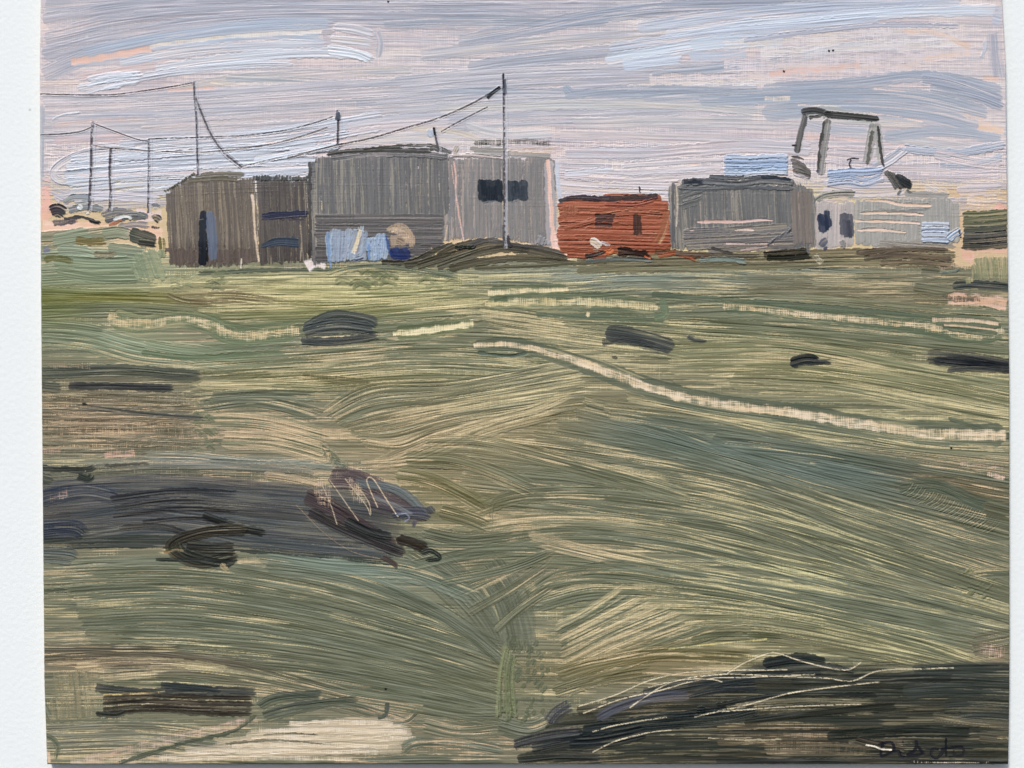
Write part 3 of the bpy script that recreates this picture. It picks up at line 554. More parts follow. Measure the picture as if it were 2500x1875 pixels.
# scribbled heap beside the pool
B(((650,1064),(740,1110),(860,1190)), 40, (76,66,68), c2=(110,96,96), m=.5, st=.34); B(((660,1100),(760,1150),(880,1196)), 26, (64,58,60), st=.4)
B(((700,1030),(780,1040),(900,1110)), 54, (96,84,88), c2=(128,116,120), m=.5, load=.85, wv=.25); B(((780,1080),(860,1100),(930,1120)), 46, (92,82,92), load=.8, wv=.2)
B(((760,1040),(860,1060),(920,1110)), 24, (112,120,122), load=.7); B(((840,1110),(900,1108),(936,1116)), 30, (84,86,104), load=.7)
B(((800,1066),(860,1090),(900,1112)), 20, (132,138,148), load=.5); B(((920,1090),(936,1112)), 20, (90,90,100))
B(((740,1120),(800,1150),(850,1160)), 26, (42,46,48), st=.25); B(((850,1160),(900,1176),(930,1190)), 28, (50,48,46), c2=(120,100,80), m=.3); B(((820,1200),(850,1216),(860,1228)), 12, (96,74,66))
R_(V((690,1036,40),(700,1070,40),(716,1096,30)), 34, (206,180,152), wv=1.1, load=.42, ridge=0); R_(V((750,1030),(770,1060),(780,1090)), 34, (200,178,152), wv=1.1, load=.4, ridge=0)
zz = V((694,1042),(716,1094),(728,1132)); L_(zz, 2.6, (190,172,150), dash=.3); L_(V((712,1036),(750,1090),(774,1124)), 2.6, (194,176,150), dash=.3); L_(V((746,1034),(790,1090),(800,1112),(796,1084),(768,1044)), 2.6, (196,178,150), dash=.3)
L_(V((816,1096),(800,1060),(792,1036),(806,1034),(836,1080),(860,1116)), 3, (204,184,154), dash=.2); L_(V((640,1090),(700,1150),(760,1190),(820,1206)), 2.6, (150,132,112), dash=.45)
L_(V((856,1112),(876,1109),(884,1118),(874,1126)), 4, (140,146,162)); B(((905,1196),(930,1188),(950,1204),(915,1210)), 12, (52,62,52), rel=3); B(((900,1120),(890,1140)), 12, (104,100,116))
# dark strokes low on the left
B(((196,1484),(300,1494),(420,1492),(560,1494)), 22, (56,62,64)); B(((340,1478),(400,1484),(480,1492)), 18, (60,68,70)); R_(V((220,1500),(300,1498),(360,1492)), 7, (206,180,120), load=.7, ridge=.3)
for y in (1508,1520,1532,1542): B(((216,y),(320,y-6),(440,y-2),(552,y)), 13, (62,58,56), c2=(110,100,84), m=.3, load=.78, st=.45)
B(((552,1530),(600,1508),(700,1500)), 26, (94,104,88), load=.85, st=.3); B(((200,1540),(250,1544),(276,1534)), 15, (36,44,44), st=.15)
B(((560,1546),(640,1524),(780,1510)), 20, (100,108,92), load=.8)
# dark ground low on the right
H_([(q[0]*K,q[1]*K) for q in ((1130,1650),(1170,1590),(1290,1530),(1480,1460),(1700,1430),(2200,1450),(2200,1652))], -1, 34, (82,84,76), load=.8, st=.4, wv=.1, gs=.7, c2=(124,112,90), m=.3, soft=.75, ef=80, jl=90, gd=.1)
for i, y in enumerate((1452,1470,1488,1506,1526,1546,1566,1588,1608,1626,1642)):
    x0 = [1560,1460,1380,1300,1240,1190,1170,1160,1150,1150,1140][i]
    B(((x0,y+10),((x0+1700)/2,y-8),(1800,y-8),(2178,y-10)), 28, (70,73,67) if i % 3 else (68,74,69), c2=(120,110,90), m=.25, wv=.12, load=.85, st=.36, gs=.45, rel=1.2, jit=12, soft=.85 if i < 3 else .3, op=.6 if i < 2 else 1)
for q in [((1900,1468),(2040,1462),(2190,1470)), ((1940,1496),(2060,1490),(2190,1500)), ((2030,1524),(2100,1522),(2190,1530)), ((2060,1556),(2120,1552),(2190,1560)), ((1960,1448),(2080,1444),(2190,1446))]: B(q, 36, (72,78,72), load=.85, st=.36, gs=.4, soft=.6)
for q in [((1140,1618),(1240,1600),(1360,1584)), ((1200,1600),(1330,1576),(1470,1556)), ((1260,1588),(1440,1552),(1640,1530)), ((1380,1500),(1500,1478),(1640,1470)), ((1480,1480),(1640,1456),(1780,1452))]: B(q, 30, (48,55,58), load=.95, st=.3, gs=.2, soft=.4)
for y in (1512,1524,1536): F(((1560,y+10),(1720,y),(1900,y+4)), 14, (150,142,116), c2=(80,80,70), m=.45, st=.46, load=.7, wv=.2, gs=.8, soft=.4)
for y in (1570,1590,1604): F(((1540,y),(1680,y-2),(1840,y)), 16, (124,112,92), c2=(76,72,62), m=.4, st=.44, load=.65, wv=.2, gs=.8, soft=.4)
F(((1640,1618),(1800,1616),(1900,1624)), 26, (146,132,110), c2=(100,92,76), m=.4, wv=.3, load=.7, gs=.8, soft=.4); F(((1820,1600),(1960,1606)), 18, (120,108,86), wv=.4, load=.6)
B(((1280,1556),(1340,1526),(1420,1504),(1500,1500)), 28, (92,94,106), c2=(108,110,118), m=.5, load=.7, soft=.6); B(((1250,1580),(1400,1562),(1560,1550),(1640,1534)), 36, (40,50,52), st=.3, soft=.2)
B(((1220,1604),(1300,1600),(1400,1580)), 32, (36,44,50), st=.2); B(((1180,1570),(1200,1540),(1240,1516)), 34, (84,84,96), load=.7, wv=.3); B(((1100,1612),(1180,1590),(1260,1580)), 30, (70,70,76), load=.7, wv=.3)
B(((1110,1640),(1200,1632),(1300,1634)), 26, (52,56,50), load=.85); B(((1480,1508),(1560,1490),(1640,1486)), 16, (60,66,70), load=.7)
B(((1640,1436),(1720,1424),(1790,1434)), 30, (38,46,50), st=.28); B(((1660,1448),(1780,1440),(1850,1452)), 18, (44,50,52)); B(((1700,1466),(1900,1466),(2060,1462)), 24, (60,64,60))
B(((1540,1524),(1700,1500),(1900,1500)), 12, (48,52,48)); B(((1500,1534),(1526,1532)), 16, (34,44,44), st=.1, rel=3); B(((1600,1560),(1760,1540),(1940,1524)), 20, (56,58,50))
B(((1780,1590),(1960,1580),(2100,1582)), 28, (48,54,48), st=.24); B(((1840,1596),(1880,1606),(1960,1620)), 20, (68,64,54)); B(((1540,1644),(1800,1644),(2176,1646)), 14, (54,58,54), load=.85)
F(((2000,1546),(2100,1560),(2176,1566)), 22, (116,104,84), wv=.4, load=.5, c2=(76,74,64)); F(((2100,1590),(2174,1600)), 30, (104,96,80), wv=.4, load=.5)
R_(V((1960,1644),(2060,1647),(2140,1646)), 6, (226,206,180), load=.45, wv=.9, ridge=0); R_(V((1100,1650),(1300,1652),(1500,1652)), 6, (224,212,190), load=.5, wv=.6, ridge=0)
sc_ = (214,200,168)
for p_ in [((1250,1525),(1330,1500),(1400,1470),(1480,1452),(1560,1448),(1700,1446)), ((1260,1540),(1340,1510),(1420,1492),(1520,1466),(1620,1462),(1760,1456)), ((1360,1528),(1400,1500),(1460,1470),(1560,1456),(1680,1460),(1780,1464),(1840,1470),(1900,1448),(2000,1444),(2060,1442)),
           ((1400,1484),(1470,1468),(1530,1466),(1560,1472)), ((1570,1454),(1610,1430),(1660,1410),(1680,1410),(1720,1424),(1780,1440),(1830,1446),(1860,1430)), ((1500,1548),(1560,1534),(1620,1520),(1700,1498),(1780,1486),(1900,1472)), ((1280,1624),(1330,1600),(1400,1582),(1450,1576)), ((1560,1536),(1700,1526),(1860,1520)), ((1530,1594),(1620,1598)), ((1280,1580),(1330,1566),(1440,1548))]:
    L_(V(*p_), 3.2, sc_, dash=.42, rel=1.2)
F(((1600,1600),(1700,1596)), 5, (200,184,150), load=.6)

# ---------------------------------------------------------------- far left: scrap, far hill, bushes
S_([(150,500),(180,482),(235,484)], 18, (132,142,150), load=.8, st=.3, rel=1.6); S_([(160,515),(210,505),(260,512)], 18, (120,128,136), load=.8, st=.3, rel=1.8)
S_([(116,522),(140,512),(165,526)], 34, (42,44,54), load=.92, st=.2, rel=1.6); S_([(120,545),(165,540),(200,532)], 18, (58,60,76), load=.7, st=.3)
S_([(150,535),(200,530),(240,545)], 9, (46,50,60), load=.8); S_([(215,530),(225,540),(250,545)], 14, (44,50,60), load=.7, st=.4, rel=2)
S_([(240,525),(290,515),(350,525)], 18, (110,112,122), load=.85, st=.3, rel=1.8); S_([(250,540),(310,528),(360,530)], 20, (104,112,120), load=.9, st=.25, c2=(72,78,90), m=.5, rel=2)
S_([(330,520),(348,526),(362,534)], 16, (92,104,114), load=.95, st=.15); S_([(280,555),(330,548),(370,552)], 18, (128,126,136), load=.8, st=.3)
S_([(262,552),(285,542),(300,536)], 10, (184,118,90), load=.95, st=.2, rel=1.6, ef=3); S_([(272,538),(300,530),(316,530),(320,540)], 8, (226,228,224), load=1, st=.2, rel=3, ef=3)
S_([(185,502),(195,506),(200,514)], 14, (214,220,222), load=1, st=.2, rel=2.5, ef=3); S_([(178,513),(186,510)], 8, (190,120,100), load=.9); S_([(212,518),(222,517)], 6, (160,90,80), load=.9); S_([(206,524),(222,520)], 6, (200,214,218), load=.9, rel=2)
S_([(370,540),(380,534),(392,544)], 24, (36,40,46), load=.85, st=.3, ef=6); S_([(362,552),(395,558)], 6, (38,40,46), load=.7); S_([(366,505),(380,500),(396,508)], 9, (112,118,134), load=.8, st=.3)
for a in [((120,590),(180,578),(230,570),44,sg),((130,615),(200,620),(240,630),40,(146,160,138)),((240,572),(290,566),(330,576),30,(134,144,120)),((250,605),(300,612),(370,620),34,(134,146,124)),((120,640),(240,650),(340,646),44,(138,152,124)),((130,660),(240,676),(340,676),30,(136,148,118)),((330,655),(360,640),(400,640),34,(142,154,122))]:
    S_(a[:3], a[3], tuple(v+8 for v in a[4]), load=1.0, st=.26, rel=1.4, c2=g, m=.3, gs=.15, ef=22)
S_([(175,585),(220,590),(270,588)], 22, (116,100,62), load=.7, st=.3, c2=ol, m=.5); S_([(220,620),(270,622),(290,610)], 18, (112,104,86), load=.7, st=.3); S_([(100,640),(130,630),(190,640)], 16, (112,112,70), load=.7)
S_([(306,566),(350,580),(386,592)], 38, (62,66,60), gs=0, load=1.0, st=.2, c2=(90,96,84), m=.4); S_([(330,590),(370,595),(385,600)], 22, (58,62,56), load=.92, st=.2)
S_([(392,570),(396,600),(398,630)], 18, (94,96,52), load=.6, st=.4); S_([(100,615),(128,606)], 18, (130,134,156), load=.7)
H_([(325,610),(395,600),(405,690),(325,690)], 70, 20, (144,156,128), gs=.3, load=.85, st=.32, rel=1.6, gap=.7)
for y, c in ((616,(140,132,104)),(628,(132,128,104)),(642,(138,136,108))): S_([(1400,y+16),(1800,y+8),(2100,y),(2340,y+4)], 22, c, load=.86, st=.36, c2=(108,100,82), m=.6, rel=1.5)
for p in [((2080,618),(2200,608),(2320,612)),((2100,630),(2200,622),(2330,632))]: S_(p, 16, (98,88,78), load=.7, st=.44, c2=(150,132,106), m=.4, rel=1.6)
# ---------------------------------------------------------------- buildings
def vert(poly, col, gapc, w=24, ang=88, **kw):
    kw.setdefault('gs', .68); kw.setdefault('gd', .03); kw.setdefault('gc', gapc)
    H_(poly, ang, w, col, **{**dict(gap=.55, jl=5, load=.80, st=.36, wv=.12, c2=gapc, m=.12, rel=1.2, ef=9, jit=9, pk=.08, edge=.3, pat=.2), **kw})
P_ARCH = [(400,470),(420,452),(446,436),(490,428),(560,424),(616,430),(618,470),(624,560),(632,645),(560,655),(480,658),(410,655),(402,560)]
P_LEAN = [(616,430),(680,428),(752,434),(752,650),(632,650),(626,560),(618,470)]
P_BIG = [(757,388),(800,374),(870,368),(980,366),(1080,370),(1106,385),(1104,480),(1088,590),(1060,612),(990,640),(790,650),(757,650)]
P_FAC = [(1106,380),(1240,376),(1345,378),(1352,500),(1358,612),(1300,602),(1200,588),(1085,592),(1098,500)]
P_RED = [(1362,500),(1364,490),(1460,483),(1600,476),(1616,480),(1634,495),(1642,530),(1642,612),(1600,617),(1500,618),(1440,628),(1385,627),(1360,605),(1352,570)]
P_GREY = [(1640,444),(1720,438),(1850,440),(1950,440),(1980,456),(1986,500),(1988,600),(1975,622),(1860,614),(1640,614)]
P_PALE = [(1986,500),(2000,474),(2085,466),(2180,474),(2322,478),(2340,505),(2340,600),(2200,606),(2085,612),(1988,622)]
vert(P_ARCH, (108,100,94), (158,146,126), ang=87)
for p in [((470,432),(540,424),(600,426)), ((450,442),(540,436),(590,440))]: S_(p, 14, (110,104,90), load=.8, st=.4, rel=1.6)
for i in range(16): x = 402+i*4.6; S_([(x,474-i*2.8),(x+4,462-i*2.8)], 8, (88,86,74), load=.8, rel=2, ef=3)
vert([(404,600),(620,600),(630,650),(420,652)], (112,100,94), (130,118,108), w=20, load=.7)
vert(P_LEAN, (90,85,84), (158,148,128), ang=87, st=.32)
for i in range(20): x = 618+i*6.8; S_([(x+4,424+rng.uniform(-2,4)),(x,444)], 7, (66,68,66), load=.85, st=.4, rel=2.4, ef=6)
R_([(615,470,9),(619,500,9),(622,560,7),(626,600,7),(633,642,6)], 8, (222,200,176), wv=.5, load=.8, side=(112,104,98)); R_([(733,545),(736,600),(733,640)], 5, (176,160,140), wv=.5, load=.6, side=(100,95,92))
L_([(590,632),(588,654)], 4, (210,200,180), dash=.1)
S_([(632,530),(680,524),(745,520),(756,524)], 17, (50,56,82), gs=0, load=1.05, st=.22, rel=1.8, ef=5); S_([(632,536),(700,534),(752,537)], 6, (74,70,82), load=.9, rel=1.4)
S_([(634,602,8),(680,590,22),(728,592,26),(734,592,26)], 24, (64,78,96), gs=0, load=1.1, st=.14, rel=1.2, ef=4)
S_([(497,509,14),(496,540,20),(495,652,20)], 20, (30,38,50), gs=0, load=1.2, st=.08, rel=.7, ef=2, c2=(44,54,72), m=.4); S_([(508,560),(506,650)], 5, (44,38,40), load=.9)
S_([(510,511,14),(515,540,22),(519,590,24),(521,638,18)], 22, (104,118,142), gs=0, load=1.2, st=.10, rel=.9, ef=4, c2=(120,130,150), m=.4)
R_([(745,652),(770,640),(800,645)], 34, (232,216,212), wv=.3, load=.75, ridge=0); R_([(752,632),(776,620)], 20, (222,206,202), wv=.5, load=.5, ridge=0); R_([(690,650),(740,648)], 16, (190,172,162), wv=.8, load=.3, ridge=0)
vert(P_BIG, (110,110,112), (172,164,146), ang=88.5, st=.30, load=.84)
H_([(765,532),(900,524),(1090,530),(1086,600),(990,640),(765,644)], 0, 20, (105,102,103), gap=.6, gs=.4, gc=(140,130,122), load=.9, st=.3, c2=(130,122,116), m=.2, rel=1.4, ef=6, jit=8)
S_([(757,388),(757,480),(757,640)], 8, (78,76,74), load=.8, st=.2); 
S_([(800,388),(900,376),(1020,376),(1100,384)], 17, (108,109,111), load=.9, st=.3, rel=1.5); S_([(790,378),(860,368),(960,366),(1060,368)], 13, (62,64,60), load=.85, st=.4, rel=1.8, ef=20); S_([(880,366),(960,357),(1056,355),(1090,368)], 8, (72,74,68), load=.8, st=.4, rel=1.6)
S_([(1040,362),(1080,366),(1110,374)], 10, (84,86,84), load=.7, st=.4)
vert(P_FAC, (132,130,130), (196,176,164), ang=89, st=.30, load=.80)
for i in range(16): x = 1310+i*3; S_([(x+8,570+i*1.5),(x,600)], 5, (150,148,152), load=.8, rel=1.8, ef=4)
R_([(1338,385,13),(1342,450,13),(1348,540,16),(1356,612,22)], 14, (236,196,178), wv=.5, load=.8, side=(184,178,182), ridge=.5)
R_([(1362,600),(1372,618),(1400,628)], 22, (240,196,170), wv=.4, load=.8, ridge=0)
S_([(1150,372),(1230,374),(1350,380)], 13, (150,148,145), load=.85, st=.2); S_([(1235,370),(1300,368),(1368,366)], 18, (206,180,160), load=.6, st=.3, wv=.3, ef=8); S_([(1140,362),(1200,366),(1240,366)], 12, (152,148,140), load=.75, st=.3)
S_([(1150,350),(1230,347),(1300,346),(1356,350)], 16, (84,82,76), load=.62, st=.4, wv=.55, rel=.8); S_([(1160,350),(1230,349),(1240,349)], 12, (70,72,66), load=.7, st=.4, wv=.4); S_([(1290,348),(1350,352)], 10, (64,66,60), load=.65, wv=.4)
S_([(1098,380),(1150,379),(1186,382),(1230,386)], 9, (184,172,166), load=1, st=.1, rel=2, ef=8); S_([(1120,352),(1112,366),(1110,376)], 10, (178,168,156), load=.95, st=.15, rel=2, ef=3)
R_([(1107,388,5),(1113,430,6),(1113,470,6),(1120,520,6),(1130,575,5),(1134,600,3)], 6, (222,184,172), wv=.4, load=.75, side=(150,146,146)); R_([(1102,398),(1106,430),(1109,452)], 4, (206,176,166), side=(150,146,146))
S_([(1110,470),(1100,520),(1090,560)], 11, (134,134,138), load=.9, st=.1); R_([(1092,545),(1086,590)], 6, (206,184,156), load=.7, side=(140,138,140))
H_([(1162,434),(1228,434),(1228,494),(1166,496)], 88, 22, (34,42,52), gap=.4, jl=2, gs=0, load=1.15, st=.12, rel=1.2, ef=3, c2=(58,68,80), m=.4); S_([(1172,496),(1200,490),(1226,490)], 5, (92,100,114), load=.8)
H_([(1236,436),(1288,438),(1290,494),(1236,494)], 88, 20, (56,64,74), gap=.4, jl=3, gs=0, load=1.1, st=.15, rel=1.2, ef=5, c2=(78,86,96), m=.4); S_([(1240,494),(1286,490)], 5, (104,106,114), load=.6)
# tarpaulins and drum
H_([(798,570),(815,552),(876,548),(896,560),(894,640),(880,640),(812,648),(794,620)], 92, 17, (168,184,204), gap=.55, load=.95, st=.3, rel=2.0, c2=(136,146,164), m=.6, ef=8)
R_([(881,556,12),(872,590,14),(862,622,18)], 14, (226,212,184), wv=.5, load=.75, side=(150,160,178), ridge=.6); S_([(884,570),(876,600),(868,624)], 4, (140,140,146), load=.9); S_([(858,628),(870,632),(890,626)], 14, (138,146,166), load=.95, rel=2.4, ef=3); S_([(800,560),(806,640),(812,660)], 9, (134,164,200), load=.9, rel=2)
H_([(897,575),(940,564),(946,600),(945,640),(900,642)], 94, 15, (152,176,204), gap=.55, load=.95, st=.22, rel=2.2, c2=(176,190,210), m=.5, ef=6); S_([(900,590),(902,636)], 8, (112,148,198), load=1, rel=1.5); S_([(942,568),(948,604),(956,634)], 6, (70,96,150), load=.9, rel=1.6)
S_([(972,566),(976,590),(978,604)], 50, (176,154,134), load=1, gs=.2, st=.3)
for a, r_, c in ((0,26,(184,160,138)),): S_([(946,575-a*2),(958,560),(980,556),(996,572),(1002,592),(996,606)], r_, c, load=.8, st=.3, wv=.4)
R_([(952,560),(976,564),(998,586)], 24, (208,182,154), wv=.9, load=.4, ridge=0); S_([(962,584),(976,588),(988,596)], 24, (120,106,94), load=.6, st=.4, ef=10)
S_([(958,600),(966,618),(972,634)], 26, (46,66,124), load=1.1, gs=0, st=.2, rel=1.3); S_([(980,600),(990,620),(1000,634)], 24, (54,68,116), load=1.1, gs=0, st=.2, rel=1.3); S_([(950,628),(980,630),(1002,628)], 12, (46,62,116), load=.9)
# mound
for p, w_, c in [(((924,640),(1000,640),(1060,612),(1110,592)),14,(66,64,56)), (((980,648),(1050,636),(1110,604),(1180,588)),18,(70,66,56)), (((1010,652),(1110,622),(1200,596),(1280,610)),22,(82,76,62)), (((1060,654),(1160,620),(1240,606),(1340,622),(1392,636)),20,(76,74,66)),
                 (((1090,656),(1200,634),(1300,630),(1390,640)),18,(90,84,68)), (((1140,600),(1190,586),(1260,598),(1330,606),(1380,620)),13,(86,86,88))]:
    S_(p, w_, c, load=.95, st=.3, rel=1.6, c2=(126,124,108), m=.3, ef=8, gc=(140,136,114))
for i in range(9): S_([(1105+i*5,600+rng.uniform(-5,6)),(1116+i*5,604),(1122+i*5,598)], 9, (46,56,50), load=.95, rel=2.6, ef=3)
S_([(1150,655),(1300,648),(1420,640),(1560,632)], 13, (112,108,88), load=.8, st=.4, rel=1.6)
# red hut
H_(P_RED, 1, 22, (158,88,64), gap=.52, gs=.12, load=1.0, st=.2, rel=2.2, c2=(176,112,88), m=.45, ef=5, jl=3, pk=.06, jit=12); H_([(1368,500),(1410,496),(1410,530),(1368,532)], 88, 12, (160,102,80), gap=.6, load=.85, st=.35, rel=2)
S_([(1370,560),(1440,540),(1520,520),(1620,524)], 12, (156,94,72), load=.95, st=.4, rel=2.6); S_([(1600,600),(1620,560),(1632,510)], 20, (160,102,74), load=.9, st=.25, rel=1.4)
S_([(1360,494),(1400,483),(1480,485),(1560,481),(1608,476)], 15, (44,44,54), load=.98, st=.26, rel=2.4, c2=(110,82,84), m=.45, ef=5); S_([(1470,498),(1550,500),(1600,488)], 12, (150,86,70), load=.9, st=.35, rel=2.4)
S_([(1560,450),(1561,462),(1564,474)], 5, (38,40,48), load=1, rel=2, ef=2); S_([(1576,476),(1606,474)], 4, (56,50,52), load=1, rel=2)
for y in (527,538,549): S_([(1447,y),(1475,y-1),(1504-(y-527)*.3,y+1)], 12, (80,60,58), load=.98, st=.2, rel=1.6, ef=3)
S_([(1551,517),(1553,550),(1553,578)], 16, (58,46,46), load=1, st=.2, rel=1.4, ef=3, c2=(90,64,54), m=.4); S_([(1562,520),(1564,578)], 9, (74,54,46), load=.9, st=.2); S_([(1564,522),(1572,524)], 5, (92,58,50))
S_([(1436,588),(1452,592),(1466,606)], 20, (222,226,222), load=1, st=.2, rel=3, ef=4); S_([(1460,590),(1480,597),(1494,600)], 8, (206,196,196), load=.9, rel=3, ef=4); S_([(1474,606),(1486,614),(1498,606)], 17, (206,118,74), load=1, st=.1, rel=1.8, ef=3)
S_([(1442,604),(1460,614),(1480,617)], 5, (176,160,140), load=.8, rel=2)
S_([(1422,625),(1452,622),(1480,612)], 10, (44,44,46), load=.95, rel=2); S_([(1500,608),(1530,612),(1560,620),(1590,616)], 17, (50,46,44), load=.98, st=.3, rel=2.4, c2=(120,70,50), m=.3); S_([(1500,622),(1550,620),(1600,632)], 12, (72,52,42), load=.9, rel=2.2)
S_([(1590,614),(1640,616),(1700,622),(1740,626)], 16, (112,72,54), load=.9, st=.3, rel=2, c2=(80,70,60), m=.5); S_([(1600,626),(1650,620),(1690,632),(1700,640)], 10, (166,90,60), load=.95, rel=2.2); R_([(1570,622),(1580,628),(1592,628)], 7, (206,116,76), ridge=0)
for i in range(26): x, y = rng.uniform(1352,1460), 0; y = 580+(x-1352)*.42+rng.normal()*8; S_([(x,y),(x+5,y+1)], 5, (242,190,166), load=1, ef=2, rel=1.5)
S_([(1420,640),(1500,632),(1600,636)], 10, (112,122,122), load=.85, rel=2); S_([(1640,490),(1638,550),(1642,610)], 7, (176,164,164), load=.6)
# grey shed on the right
vert(P_GREY, (110,111,112), (170,160,146), ang=87, st=.26, load=.88)
H_([(1665,560),(1930,552),(1950,605),(1665,612)], -3, 19, (117,114,115), gap=.6, load=.9, st=.26, rel=1.6, c2=(160,148,140), m=.25, ef=6); H_([(1655,452),(1740,450),(1700,510),(1660,520)], -16, 16, (108,110,110), gap=.6, load=.85, st=.36, rel=1.8, c2=(160,156,144), m=.25)
vert([(1930,455),(1982,460),(1986,600),(1940,605)], (126,118,112), (182,160,146), w=20, load=.72)
S_([(1658,446),(1720,442),(1800,448),(1870,440),(1940,444)], 18, (84,88,94), load=.96, st=.25, rel=2.4, c2=(120,124,126), m=.4, ef=6); S_([(1662,446),(1700,444),(1722,448)], 11, (42,48,60), load=1, st=.1, rel=1.2); S_([(1724,430),(1790,434),(1850,430),(1930,438)], 10, (70,76,82), load=.95, st=.3, rel=2.4)
S_([(1850,432),(1900,434),(1936,440)], 9, (46,54,62), load=.9); S_([(1650,458),(1700,462),(1800,458),(1940,460)], 10, (98,102,106), load=.9, st=.3, rel=2)
S_([(1644,440),(1643,500),(1644,600)], 8, (96,96,100), load=.85); R_([(1651,448,4),(1654,490,7),(1653,530,5),(1651,556,3)], 6, (206,190,168), side=(100,100,104)); 
R_([(1698,541,3),(1720,541,9),(1800,541,8),(1860,536,7),(1890,538,3)], 7, (214,182,170), wv=.3, load=.9, side=(110,112,118)); R_([(1680,562),(1698,561)], 7, (216,188,172), side=(110,110,114)); R_([(1790,562,3),(1820,560,8),(1844,562,8)], 7, (220,192,172), side=(110,110,114)); R_([(1768,594,6),(1820,595,4),(1880,594,5),(1890,600,3)], 5, (212,182,172), side=(112,110,116))
S_([(1800,612),(1850,606),(1880,602)], 6, (190,166,160), load=.7)
for i in range(10): S_([(1870+i*5,600-i*3),(1886+i*5,588-i*3),(1900+i*3,584-i*4)], 6, (112,112,116), load=.9, rel=2.4, ef=4)
S_([(1640,618),(1750,622),(1860,624)], 13, (96,90,82), load=.8, st=.4, rel=2, c2=(130,120,104), m=.4); S_([(1730,600),(1760,612),(1800,622)], 8, (80,78,72), load=.7); S_([(1700,636),(1760,632),(1830,640)], 13, (132,148,144), load=.8, st=.4, rel=2.4)
S_([(1858,620),(1900,617),(1940,614),(1974,612)], 16, (54,52,44), load=.98, st=.3, rel=2.6, c2=(110,104,86), m=.3, ef=4); S_([(1862,628),(1920,630),(1984,622)], 14, (46,48,40), load=.95, rel=2.4); R_([(1986,620),(1996,632),(2010,644)], 18, (226,216,198), wv=.5, load=.5, ridge=0)
# pale building on the far right
S_([(1990,484),(2080,478)], 24, (206,184,176), load=.85, st=.2, wv=.2); vert([(1988,490),(2085,486),(2085,606),(1990,618)], (180,174,172), (206,184,178), w=20, ang=90, load=.85, st=.2)
S_([(1986,492),(2010,478),(2050,472),(2090,472)], 18, (142,142,136), load=.9, st=.36, rel=2, ef=6); vert([(2080,486),(2180,478),(2322,478),(2338,505),(2340,600),(2200,606),(2082,608)], (160,159,155), (180,174,166), ang=89, st=.16, load=.95, w=26)
S_([(2200,470),(2240,474),(2322,478)], 16, (156,154,150), load=.9); H_([(2140,585),(2330,590),(2340,604),(2140,608)], 4, 12, (156,150,142), gap=.6, load=.8, st=.3)
for pp, w_ in [(((2110,489,3),(2160,490,7),(2200,499,8),(2276,502,8)),8), (((2096,521,4),(2130,519,8),(2200,520,8),(2258,525,6)),8), (((2084,540,8),(2160,540,7),(2250,545,7)),8), (((2090,562,6),(2150,561,8),(2215,567,4)),7)]: R_(pp, w_, (228,198,176), wv=.3, load=.9, side=(144,146,140), ridge=1.6)
S_([(2140,510),(2200,516),(2270,510)], 8, (138,140,138), load=.9, st=.1)
H_([(1995,522),(2024,514),(2028,560),(2000,576)], 80, 16, (40,50,72), gap=.4, gs=0, load=1.15, st=.15, ef=4, c2=(80,88,106), m=.4); S_([(2000,606),(2010,592),(2022,584)], 20, (90,94,112), load=.95, st=.2, ef=4); S_([(2010,600),(2018,612)], 14, (96,98,112), load=.9)
H_([(2044,516),(2080,516),(2080,584),(2056,580)], 86, 16, (74,76,88), gap=.4, gs=0, load=1.1, st=.2, ef=5, c2=(110,112,118), m=.5); S_([(2072,530),(2076,584)], 9, (70,72,84), load=.95); S_([(2050,580),(2058,596),(2056,610)], 16, (130,130,130), load=.6, st=.4, rel=2)
for y in (548,560,572,586): S_([(2244,y),(2280,y-1),(2320,y+1)], 13, (170,188,212), load=.97, st=.25, rel=2.8, c2=(206,206,220), m=.5, ef=4)
S_([(2310,588),(2326,574),(2348,560)], 20, (166,188,216), load=1, st=.2, rel=2.6, ef=4)
# bush at the right edge, verge
for y, c in ((520,(98,104,76)),(532,(88,96,76)),(545,(80,88,74)),(558,(70,76,74)),(572,(58,64,66)),(586,(50,55,58)),(598,(52,58,58))): S_([(2345,y+4),(2400,y+3),(2463,y-3)], 18, c, load=.95, st=.3, rel=1.5, ef=2, c2=(110,116,90) if y < 560 else (76,80,80), m=.35)
for i in range(9): S_([(2335+i*2,560+i*5),(2347,566+i*5)], 6, (64,60,66), load=.9, rel=2.4)
R_([(2345,625),(2370,620),(2360,640)], 36, (228,180,158), wv=.4, load=.7, ridge=0); R_([(2380,613),(2463,612)], 14, (230,184,166), wv=.4, load=.6, ridge=0)
H_([(2384,618),(2463,616),(2463,690),(2360,690)], 84, 22, (140,144,114), gap=.6, load=.78, st=.36, c2=(180,172,130), m=.4); S_([(2285,655),(2320,650),(2350,650)], 16, (214,176,150), load=.5, wv=.4); S_([(2290,664),(2330,662),(2348,656)], 5, (104,124,126), load=.9, rel=2)
for p in [((2090,618),(2200,606),(2320,610)),((2100,630),(2200,622),(2330,632)),((2140,642),(2240,640),(2330,646))]: S_(p, 14, (98,88,78), load=.68, st=.44, c2=(150,132,106), m=.4, rel=1.6)
